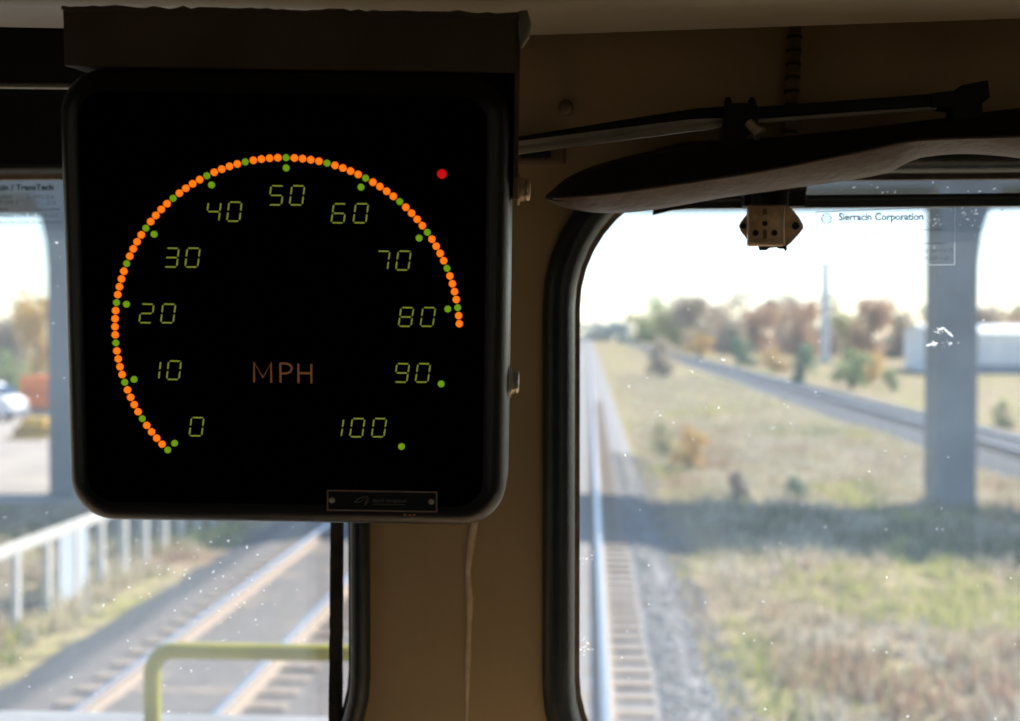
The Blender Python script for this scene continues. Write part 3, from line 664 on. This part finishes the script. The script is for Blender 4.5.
def bed(xc, y0, y1, m, half, base, label):
    g = G(); rnd = random.Random(int(xc*10)); N = int((min(y1, 70)-y0)/.5); yy = [y0+.5*k for k in range(N)]+[70, 90, 120, 170, 260, 420, 620]
    pr = [(-base, -0.50), (-half-.25, -.22), (-half, -.19), (-.95, -.20), (-.58, -.150), (0, -.146), (.58, -.150), (.95, -.20), (half, -.19), (half+.25, -.22), (base, -0.50)]

    if y1 < 100: yy = [y for y in yy if y <= y1]
    g.loft([[Vector((xc+a+rnd.uniform(-.05, .05)*(i in (1, 2, 8, 9)), y, b+rnd.uniform(-.018, .008))) for i, (a, b) in enumerate(pr)] for y in yy], cap=False, close=False)
    return struct(mk('ballast_bed', g, m, smooth=True, angle=180), label)
bed(TRK[0], 6, 620, BALL, 1.55, 2.35, 'grey ballast bed under the track straight ahead')
bed(TRK[1], 6, 620, BALLM, 1.55, 2.05, 'dark ballast bed under the track on the left')
bed(TRK[2], 18, 620, BALLK, 2.0, 3.4, 'dark ballast bed under the far track on the right')
g = G(); rnd = random.Random(4); yy = [8+.6*k for k in range(60)]  # dark strip laid in place of the shade beyond the ballast shoulder
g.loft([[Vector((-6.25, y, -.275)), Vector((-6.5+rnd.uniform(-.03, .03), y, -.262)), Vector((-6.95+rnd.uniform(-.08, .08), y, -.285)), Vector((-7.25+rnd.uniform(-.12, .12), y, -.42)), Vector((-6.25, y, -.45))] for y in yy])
struct(mk('painted_shade_strip', g, mat('shade_strip_dark', (0.060, 0.062, 0.068), .95, col2=(0.09, 0.09, 0.095), scale=7, bump=.7, bscale=20), smooth=True, angle=60), 'dark strip standing in for shade along the left edge of the neighbouring track')
def track(xc, y0, y1, ty0, ty1, tm, label, rm=None):
    e = tag(empty('railway_track', (xc, y0, -.2)), label, 'track', 'railway tracks')
    pr = [(-.075, -.172), (.075, -.172), (.075, -.160), (.012, -.145), (.010, -.05), (.036, -.038), (.036, -.002), (-.036, -.002), (-.036, -.038), (-.010, -.05), (-.012, -.145), (-.075, -.160)]
    hd = [(-.036, -.002), (.036, -.002), (.030, .0035), (-.030, .0035)]
    pr = [(a*1.3, b) for a, b in pr]; hd = [(a*1.3, b) for a, b in hd]
    for s in (-.7525, .7525):
        g = G(); g.loft([[Vector((xc+s+a, y, b)) for a, b in pr] for y in (y0, y1)]); r_ = mk('rail', g, rm or RUST, e)
        g = G(); g.loft([[Vector((xc+s+a, y, b)) for a, b in hd] for y in (y0, y1)]); mk('running_surface', g, HEAD, r_)
    first = None; y = ty0; k = 0
    while y < ty1:
        if first is None:
            g = G(); g.bbox((-1.3, -.12, -.24), (1.3, .12, -.160), .012, 1); g.v = [p for p in g.v]
            first = mk('sleeper', g, tm, e, local=True); first.location = (0, y-y0, .2)
        else:
            c_ = dup(first, e, (random.uniform(-.02, .02), y-y0+random.uniform(-.02, .02), .2))
        y += 0.56; k += 1
    return e
track(TRK[0], 7, 440, 9.0, 75, TIE, 'straight railway track under the train, seen through the right windscreen')
track(TRK[1], 7, 440, 9.0, 60, TIE, 'neighbouring railway track seen through the left windscreen')
track(TRK[2], 22, 440, 24, 110, TIED, 'far railway track crossing the meadow on the right', mat('dull_rail_side', (0.20, 0.17, 0.15), .8))
# loose stones on the near shoulder
g = G(); rnd = random.Random(21)
for k in range(7000):
    y = 9+rnd.random()**1.5*34; x = TRK[0]+1.38+rnd.random()**1.2*1.25; s = rnd.uniform(.016, .038)
    t = (x-TRK[0]-1.55)/.8; z = -.175-.16*max(0, min(1.2, t))
    q = Vector((x, y, z)); j = lambda: rnd.uniform(.6, 1.2)*s
    vv = [q+Vector((j(), 0, 0)), q+Vector((0, j(), 0)), q-Vector((j(), 0, 0)), q-Vector((0, j(), 0)), q+Vector((0, 0, j())), q-Vector((0, 0, j()))]
    g.add(vv, [(0, 1, 4), (1, 2, 4), (2, 3, 4), (3, 0, 4), (1, 0, 5), (2, 1, 5), (3, 2, 5), (0, 3, 5)], k % 3)
o = mk('ballast_stones', g, [mat('stone_pale', (0.40, 0.39, 0.37), .9), mat('stone_mid', (0.28, 0.27, 0.26), .9), mat('stone_brown', (0.30, 0.25, 0.21), .9)])
tag(o, 'loose grey ballast stones along the right shoulder of the track', 'gravel', kind='stuff')
# grass: blades in tufts, one object
def leafmat(name, c, mixf=.4): return translucent_mat(name, c, mixf)
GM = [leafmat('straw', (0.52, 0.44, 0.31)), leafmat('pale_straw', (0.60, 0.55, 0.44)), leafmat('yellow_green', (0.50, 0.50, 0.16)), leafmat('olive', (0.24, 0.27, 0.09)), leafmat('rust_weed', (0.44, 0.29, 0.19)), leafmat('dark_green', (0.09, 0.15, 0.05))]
def patch(x, y):
    n1 = noise.noise(Vector((x*.35, y*.22, 5))); n2 = noise.noise(Vector((x*.6, y*.5, 17)))
    if ((x-5.6)/2.6)**2+((y-20.6)/2.4)**2 < 1: return 2
    if ((x-3.9)/1.2)**2+((y-15.2)/1.6)**2 < 1 and n2 > -.25: return 4
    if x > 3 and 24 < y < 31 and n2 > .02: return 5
    if n1 > .40: return 2
    if n1 > .33: return 3
    if n2 > .42: return 4
    return 1 if n2 < -.05 else 0
g = G(); rnd = random.Random(33)
def tuft(x, y, nb_, h, sp_):
    z = gz(x, y)-.03; mi = patch(x, y)
    for b_ in range(nb_):
        a = rnd.uniform(0, 6.283); bx, by = x+rnd.gauss(0, sp_), y+rnd.gauss(0, sp_); hh = h*rnd.uniform(.5, 1.15); lean = rnd.uniform(.1, .55)*hh; w_ = .010+.012*rnd.random()
        dx, dy = math.cos(a), math.sin(a); m2 = mi if rnd.random() < .72 else rnd.choice((0, 1, 0, 3))
        p0 = Vector((bx-dy*w_, by+dx*w_, z)); p1 = Vector((bx+dy*w_, by-dx*w_, z)); md = Vector((bx+dx*lean*.35, by+dy*lean*.35, z+hh*.6)); tp = Vector((bx+dx*lean, by+dy*lean, z+hh))
        g.add([p0, p1, md+Vector((dy*w_*.8, -dx*w_*.8, 0)), md-Vector((dy*w_*.8, -dx*w_*.8, 0)), tp], [(0, 1, 2, 3), (3, 2, 4)], m2)
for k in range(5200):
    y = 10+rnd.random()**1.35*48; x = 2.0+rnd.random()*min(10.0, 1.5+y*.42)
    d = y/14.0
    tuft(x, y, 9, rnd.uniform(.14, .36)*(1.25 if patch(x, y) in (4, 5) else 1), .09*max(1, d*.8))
for k in range(1800):
    y = 14+rnd.random()*30; x = -7.5-rnd.random()*5.2
    tuft(x, y, 9, rnd.uniform(.15, .45), .12)
for k in range(1500):
    y = 40+rnd.random()*75; x = 2.5+rnd.random()*9.0
    tuft(x, y, 8, rnd.uniform(.3, .6), .45)
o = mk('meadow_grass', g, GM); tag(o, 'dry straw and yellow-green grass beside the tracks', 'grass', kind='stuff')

# ================================================================== BRIDGE, MAST, BUILDING
CONC = mat('blue_grey_concrete', (0.20, 0.215, 0.23), .85, col2=(0.165, 0.178, 0.19), scale=1.2, bump=.2, bscale=8)
br = tag(empty('road_bridge', (0, 32, ZG)), 'concrete road bridge on square piers crossing over the tracks', 'bridge')
YP = 31.0
def pier(x0, x1, flare, top=7.48):
    g = G(); z0 = ZG-.3; L = []
    for z in (z0, 5.6, 6.3, 6.7, 7.1, top):
        t = max(0, (z-5.6)/(top-5.6)); fl = flare*t*t
        xa, xb = (x0, x1+fl) if flare > 0 else (x0+fl, x1)
        L.append([Vector((xa, YP, z)), Vector((xb, YP, z)), Vector((xb, YP+1.25, z)), Vector((xa, YP+1.25, z))])
    g.loft(L); return mk('pier', g, CONC, br)
xr0 = P(938, 450, YP).x; xr1 = P(977, 450, YP).x
pier(xr0, xr1, 0.55); xl0 = P(49, 450, YP).x; pier(xl0, xl0+1.15, -0.4)
g = G(); dk0, dk1 = 30.9, 37.2
g.box((-60, dk0, 8.25), (90, dk1, 8.65)); mk('deck', g, CONC, br)
for y in (dk0+.1, 32.6, 34.6, dk1-.5):
    g = G(); g.box((-60, y, 7.48), (90, y+.4, 8.25)); mk('girder', g, CONC, br)
for y in (dk0, dk1-.3):
    g = G(); g.box((-60, y, 8.65), (90, y+.3, 9.3)); mk('parapet', g, CONC, br)
g = G(); YM = 168; q = P(825, 364, YM); g.tube([Vector((q.x, YM, ZG-.6)), Vector((q.x, YM, 9)), Vector((q.x, YM, 13.2))], [.58, .5, .42], 12)
ms = tag(empty('mast', (q.x, YM, ZG)), 'tall pale mast standing among the far trees', 'mast'); mk('shaft', g, mat('pale_mast', (0.55, 0.58, 0.62), .7), ms, smooth=True)
g = G(); g.bbox((q.x-.9, YM-.9, ZG-.5), (q.x+.9, YM+.9, ZG+.5), .05); mk('footing', g, CONC, ms)
YW = 132.0
wh = tag(empty('warehouse', P(960, 372, YW)), 'long low white warehouse behind the bridge pier', 'building')
WHITE = mat('white_cladding', (0.80, 0.82, 0.84), .6, col2=(0.74, 0.76, 0.79), scale=.4)
a_ = P(904, 372, YW+14); b_ = P(1090, 372, YW); zt = P(960, 333, YW).z
g = G(); g.box((a_.x, YW, ZG-.6), (b_.x, YW+14, zt)); mk('wall', g, WHITE, wh)
g = G(); g.add([(a_.x-.3, YW-.4, zt), (b_.x+.3, YW-.4, zt), (b_.x+.3, YW+14.4, zt), (a_.x-.3, YW+14.4, zt), (a_.x-.3, YW+7, zt+.9), (b_.x+.3, YW+7, zt+.9)], [(0, 1, 5, 4), (2, 3, 4, 5), (0, 4, 3), (1, 2, 5), (0, 3, 2, 1)]); mk('roof', g, WHITE, wh)
g = G(); g.box((a_.x-.05, YW-.08, ZG-.6), (b_.x+.05, YW, ZG+.9)); mk('plinth', g, mat('blue_plinth', (0.18, 0.24, 0.32), .7), wh)
for k in range(5):
    x = a_.x+3+k*3.6; g = G(); g.box((x, YW-.12, ZG+1.0), (x+2.0, YW-.01, ZG+3.2)); mk('door', g, mat('pale_door', (0.70, 0.73, 0.77), .6), wh)

# ================================================================== FENCE, YARD VEHICLES
XF = -8.25
fn = tag(empty('fence', (XF, 17, ZG)), 'pale weathered post-and-rail fence along the left side of the tracks', 'fence')
PALE = mat('pale_weathered_wood', (0.62, 0.60, 0.55), .8, col2=(0.52, 0.50, 0.46), scale=6)
zf = P(30, 537, 18.3).z
g = G(); g.bbox((XF-.04, 12, zf-.10), (XF+.03, 34, zf+.07), .012); mk('top_rail', g, PALE, fn)
y = 12.2; first = None
while y < 34:
    if first is None:
        g = G(); g.bbox((-.05, -.06, -.5), (.05, .06, zf-ZG+.05), .01); first = mk('post', g, PALE, fn, local=True); first.location = (0, y-17, 0)
    else: dup(first, fn, (0, y-17, 0))
    y += 1.05
g = G(); yy = 8.25*FPX/(590-60); g.box((XF-.02, yy-.55, zf-1.15), (XF+.02, yy+.55, zf-.05)); mk('panel', g, mat('pale_blue_panel', (0.40, 0.45, 0.50), .7), fn)

TYRE = mat('tyre', (0.02, 0.02, 0.02), .8); DGL = mat('dark_window', (0.03, 0.05, 0.07), .1); STEELG = mat('chassis_grey', (0.22, 0.23, 0.25), .6)
def wheel(parent, x, y, r, w_=.28):
    g = G(); g.lathe([(r*.55, -w_/2), (r*.95, -w_/2), (r, -w_*.3), (r, w_*.3), (r*.95, w_/2), (r*.55, w_/2)], (x, y, ZG+.09+r), (1, 0, 0), 18); o_ = mk('wheel', g, TYRE, parent, smooth=True)
    g = G(); g.lathe([(r*.55, -w_*.42), (r*.2, -w_*.52), (r*.2, w_*.52), (r*.55, w_*.42)], (x, y, ZG+.09+r), (1, 0, 0), 14); mk('hub', g, STEELG, o_, smooth=True)
# orange dump truck, rear towards the tracks
YT = 62.0; q = P(22, 408, YT); xT = q.x; zT = q.z
tk = tag(empty('dump_truck', (xT+1.1, YT, ZG+.09)), 'orange dump truck parked in the yard beside the bridge pier', 'truck')
ORG = mat('orange_paint', (0.72, 0.20, 0.035), .5, col2=(0.62, 0.17, 0.03), scale=3)
zt = P(22, 377, YT).z; zm = (zT+zt)/2
g = G(); g.add([(xT, YT, zT), (xT+2.2, YT, zT), (xT+2.2, YT+4, zT), (xT, YT+4, zT), (xT-.1, YT-.1, zt), (xT+2.3, YT-.1, zt), (xT+2.3, YT+4, zt), (xT-.1, YT+4, zt)], [(0, 3, 2, 1), (0, 1, 5, 4), (1, 2, 6, 5), (2, 3, 7, 6), (3, 0, 4, 7)])
g.add([(xT+.1, YT+.1, zT+.1), (xT+2.1, YT+.1, zT+.1), (xT+2.1, YT+3.9, zT+.1), (xT+.1, YT+3.9, zT+.1)], [(0, 1, 2, 3)]); mk('dump_body', g, ORG, tk)
g = G(); g.bbox((xT-.12, YT-.16, zm-.07), (xT+2.32, YT-.02, zm+.07), .02); mk('tailgate_rib', g, mat('dark_orange_rib', (0.50, 0.12, 0.03), .6), tk)  # rib across the tailgate in a darker orange
g = G(); g.bbox((xT+.1, YT+4.2, zT-.1), (xT+2.1, YT+6.0, zt+.35), .12); mk('cab', g, ORG, tk)
g = G(); g.box((xT+.25, YT+.2, zT-.28), (xT+1.95, YT+6, zT-.02)); mk('chassis', g, STEELG, tk)
for y_ in (.9, 2.1, 5.2):
    for x_ in (.2, 2.0): wheel(tk, xT+x_, YT+y_, .46)
# white van at the frame edge
YVn = 57.0; q = P(9, 384, YVn); xv = q.x; zv = q.z; z0v = ZG+.09
vn = tag(empty('van', (xv-2.4, YVn+1, z0v)), 'white van with dark side window parked left of the orange truck', 'van')
pv = [(0, .35), (0, .95), (.35, 1.12), (.95, 1.62), (1.3, zv-z0v), (4.6, zv-z0v), (4.8, 1.6), (4.8, .35)]
g = G(); g.loft([[Vector((xv-a, y_, z0v+b)) for a, b in pv] for y_ in (YVn, YVn+1.95)]); mk('body', g, WHITE, vn)
g = G(); dv = Vector((.06, 0, .05)); L_ = [Vector((xv-.42, y_, z0v+1.19)) for y_ in (YVn+.12, YVn+1.83)]+[Vector((xv-.92, y_, z0v+1.61)) for y_ in (YVn+1.83, YVn+.12)]
g.loft([L_, [p_+dv for p_ in L_]]); mk('windscreen', g, DGL, vn)
for x0_, x1_ in ((-1.95, -1.05), (-3.2, -2.1)):
    g = G(); g.box((xv+x0_, YVn-.03, z0v+.98), (xv+x1_, YVn+.01, z0v+1.55)); mk('side_window', g, DGL, vn)
g = G(); g.bbox((xv-.05, YVn-.02, z0v+.33), (xv+.12, YVn+1.97, z0v+.58), .03); mk('bumper', g, STEELG, vn)
for y_ in (.25, 1.7):
    g = G(); g.lathe([(.13, 0), (.13, .05), (.08, .09)], (xv, YVn+y_, z0v+.78), (1, 0, 0), 12); mk('headlamp', g, STEEL, vn, smooth=True)
for a_ in (.9, 3.8):
    for y_ in (.1, 1.85):
        g = G(); g.lathe([(.19, -.11), (.32, -.11), (.34, -.06), (.34, .06), (.32, .11), (.19, .11)], (xv-a_, YVn+y_, z0v+.34), (0, 1, 0), 18); mk('wheel', g, TYRE, vn, smooth=True)
# low yellow loader
YLd = 47.5; q = P(6, 449, YLd); xl = q.x
ld = tag(empty('loader', (xl+.7, YLd, ZG+.09)), 'low yellow compact loader in front of the orange truck', 'loader')
YLW = mat('machine_yellow', (0.62, 0.40, 0.05), .5, col2=(0.50, 0.32, 0.05), scale=4)
zb_ = ZG+.09
g = G(); g.bbox((xl+.3, YLd+.7, zb_+.22), (xl+1.25, YLd+1.9, zb_+.80), .06); mk('body', g, YLW, ld)
bk = [(0.0, .04), (.62, .04), (.70, .18), (.66, .42), (.60, .42), (.62, .2), (.56, .10), (0.0, .08)]
g = G(); g.loft([[Vector((x, YLd+a, zb_+b)) for a, b in bk] for x in (xl, xl+1.5)]); mk('bucket', g, mat('bucket_ochre', (0.42, 0.27, 0.06), .6), ld)
for x_ in (.22, 1.33):
    g = G(); g.tube([Vector((xl+x_, YLd+.62, zb_+.3)), Vector((xl+x_, YLd+1.0, zb_+.62)), Vector((xl+x_, YLd+1.8, zb_+.82))], .06, 8); mk('lift_arm', g, YLW, ld)
    for y_ in (.95, 1.7): wheel(ld, xl+x_, YLd+y_, .26, .2)
g = G(); g.tube([Vector((xl+.4, YLd+1.2, zb_+.78)), Vector((xl+.4, YLd+1.25, zb_+1.02)), Vector((xl+1.15, YLd+1.25, zb_+1.02)), Vector((xl+1.15, YLd+1.2, zb_+.78))], .035, 8); mk('guard', g, STEELG, ld)

# ================================================================== TREES AND SHRUBS
BARK = mat('bark', (0.10, 0.08, 0.065), .9, col2=(0.07, 0.055, 0.045), scale=3)
LM = {'green': leafmat('leaf_green', (0.34, 0.40, 0.19)), 'dark': leafmat('leaf_dark_green', (0.17, 0.26, 0.15)), 'olive': leafmat('leaf_olive', (0.46, 0.44, 0.24)),
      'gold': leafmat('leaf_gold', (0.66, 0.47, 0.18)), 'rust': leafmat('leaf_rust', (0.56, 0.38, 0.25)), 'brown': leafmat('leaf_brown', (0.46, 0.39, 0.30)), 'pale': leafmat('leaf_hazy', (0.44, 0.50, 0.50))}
def crown_mesh(seed, nleaf, ls, low):
    """unit crown: height 0..1, radius about .5; leaves scattered through overlapping lobes"""
    rnd = random.Random(seed); g = G(); lobes = []
    for k in range(11):
        a = rnd.uniform(0, 6.283); r = rnd.uniform(.05, .30); z = rnd.uniform(low+.15, .85); lobes.append((Vector((r*math.cos(a), r*math.sin(a), z)), rnd.uniform(.14, .24)*(1.1-.5*abs(z-.55))))
    for k in range(nleaf):
        c, rad = rnd.choice(lobes); d = Vector((rnd.gauss(0, 1), rnd.gauss(0, 1), rnd.gauss(0, 1))).normalized()*rad*rnd.random()**.4
        p = c+d; n = Vector((rnd.gauss(0, 1), rnd.gauss(0, 1), rnd.gauss(0, 1))).normalized(); t = n.orthogonal().normalized(); b_ = n.cross(t); s = ls*rnd.uniform(.6, 1.3)
        g.add([p-t*s, p-b_*s*.55, p+t*s, p+b_*s*.55], [(0, 1, 2, 3)])
    return g
CR = [crown_mesh(100+i, 1700, .036, -.12) for i in range(4)]; BU = [crown_mesh(200+i, 900, .045, -.1) for i in range(3)]
CRM = []; BUM = []
def tomesh(g, name):
    me = bpy.data.meshes.new(name); me.from_pydata([tuple(v) for v in g.v], [], g.f); me.materials.append(LM['green']); return me
CRM = [tomesh(g_, 'crown') for g_ in CR]; BUM = [tomesh(g_, 'foliage') for g_ in BU]
gt = G(); gt.tube([(0, 0, -.05), (.005, 0, .25), (-.01, .01, .5), (.0, .0, .75)], [.022, .018, .012, .004], 8)
for a in (0.5, 2.2, 3.9, 5.3): gt.tube([(0, 0, .3), (.12*math.cos(a), .12*math.sin(a), .48), (.22*math.cos(a), .22*math.sin(a), .66)], [.009, .006, .002], 6)
trunk_me = bpy.data.meshes.new('trunk'); trunk_me.from_pydata([tuple(v) for v in gt.v], [], gt.f); trunk_me.materials.append(BARK)
gs = G()
for a in (0, 1.5, 3.0, 4.4): gs.tube([(0, 0, -.05), (.1*math.cos(a), .1*math.sin(a), .3), (.2*math.cos(a), .2*math.sin(a), .62)], [.02, .014, .004], 6)
stem_me = bpy.data.meshes.new('stem'); stem_me.from_pydata([tuple(v) for v in gs.v], [], gs.f); stem_me.materials.append(BARK)
def plant(name, px, D_, top_py, width_px, kind, label, cat, group, mesh_i, bush=False):
    q = P(px, 340, D_); zt_ = P(px, top_py, D_).z; zg = gz(q.x, D_)-.05; H = (zt_-zg)*(1.04 if bush else 1.13); Wd = width_px*D_/FPX*1.15
    e = tag(empty(name, (q.x, D_, zg)), label, cat, group)
    e.rotation_euler.z = (mesh_i*1.7+px) % 6.28
    me = (BUM if bush else CRM)[mesh_i % (3 if bush else 4)]
    o = bpy.data.objects.new('foliage' if bush else 'crown', me); COL.objects.link(o); o.parent = e; o.scale = (Wd, Wd, H)
    o.material_slots[0].link = 'OBJECT'; o.material_slots[0].material = LM[kind]
    s_ = bpy.data.objects.new('stem' if bush else 'trunk', stem_me if bush else trunk_me); COL.objects.link(s_); s_.parent = e; s_.scale = (Wd if bush else H*.8, Wd if bush else H*.8, H)
    return e
CN = {'green': 'green', 'dark': 'dark green', 'olive': 'olive', 'gold': 'golden yellow', 'rust': 'rust-brown', 'brown': 'brown', 'pale': 'hazy grey-green'}
ORD = ['first', 'second', 'third', 'fourth', 'fifth', 'sixth', 'seventh', 'eighth', 'ninth', 'tenth', 'eleventh', 'twelfth', 'thirteenth', 'fourteenth', 'fifteenth', 'sixteenth', 'seventeenth', 'eighteenth', 'nineteenth', 'twentieth', 'twenty-first', 'twenty-second', 'twenty-third', 'twenty-fourth', 'twenty-fifth', 'twenty-sixth']
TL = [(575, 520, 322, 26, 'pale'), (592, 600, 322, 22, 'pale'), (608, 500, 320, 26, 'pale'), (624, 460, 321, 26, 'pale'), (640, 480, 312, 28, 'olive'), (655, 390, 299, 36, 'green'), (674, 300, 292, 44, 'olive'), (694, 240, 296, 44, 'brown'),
      (714, 230, 298, 42, 'rust'), (734, 225, 297, 44, 'brown'), (754, 215, 297, 44, 'rust'), (776, 205, 296, 46, 'brown'), (798, 210, 298, 44, 'rust'), (822, 205, 300, 46, 'brown'), (846, 200, 303, 48, 'olive'), (872, 195, 297, 44, 'rust'), (896, 190, 306, 46, 'brown'),
      (922, 190, 308, 46, 'olive'), (950, 190, 306, 46, 'rust'), (978, 190, 306, 46, 'brown'), (1004, 190, 304, 46, 'rust'), (1032, 190, 304, 48, 'olive')]
for i, (px, D_, tp, wd, kd) in enumerate(TL):
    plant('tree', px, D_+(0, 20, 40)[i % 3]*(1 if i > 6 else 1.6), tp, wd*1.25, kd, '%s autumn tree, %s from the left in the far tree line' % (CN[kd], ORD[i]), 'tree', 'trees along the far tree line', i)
LL = [(-30, 110, 300, 60, 'olive'), (8, 105, 303, 60, 'brown'), (36, 108, 297, 50, 'gold'), (66, 112, 300, 50, 'olive')]
for i, (px, D_, tp, wd, kd) in enumerate(LL):
    plant('tree', px, D_+(0, 9)[i % 2], tp, wd*1.2, kd, '%s tree behind the yard, %s from the left in the left windscreen' % (CN[kd], ORD[i]), 'tree', 'trees behind the yard', i+1)
BL = [(660, 120, 333, 40, 'brown', 'in the meadow left of the far track bend'), (745, 158, 334, 36, 'dark', 'at the foot of the far trees left of the mast'), (700, 211, 333, 34, 'gold', 'under the far trees beyond the track bend'), (775, 136, 346, 36, 'gold', 'just left of the mast foot'), (801, 105, 340, 34, 'dark', 'beside the mast foot'),
      (852, 98, 346, 46, 'green', 'just right of the mast foot'), (868, 105, 350, 40, 'gold', 'halfway between the mast and the bridge pier'), (893, 97, 366, 22, 'green', 'close by the left side of the bridge pier'), (690, 40, 425, 44, 'gold', 'largest in the open meadow right of the track ahead'),
      (665, 43, 415, 30, 'olive', 'nearest the track in the meadow'), (800, 33, 474, 30, 'dark', 'at the edge of the bridge shadow'), (738, 31, 468, 26, 'rust', 'in the meadow before the bridge shadow'), (1004, 60, 396, 30, 'olive', 'right of the bridge pier')]
for i, (px, D_, tp, wd, kd, pl) in enumerate(BL):
    plant('bush', px, D_, tp, wd, kd, '%s bush %s' % (CN[kd], pl), 'bush', 'bushes in the meadow', i, True)
LB = [(4, 33, 488, 30, 'dark', 'by the fence at the left frame edge'), (32, 33.5, 503, 22, 'green', 'by the fence left of the bridge pier'), (10, 88, 345, 44, 'green', 'behind the white van'), (225, 30, 500, 60, 'dark', 'beside the dark ballast under the display')]
for i, (px, D_, tp, wd, kd, pl) in enumerate(LB):
    plant('bush', px, D_, tp, wd, kd, '%s bush %s' % (CN[kd], pl), 'bush', 'bushes by the yard', i+1, True)
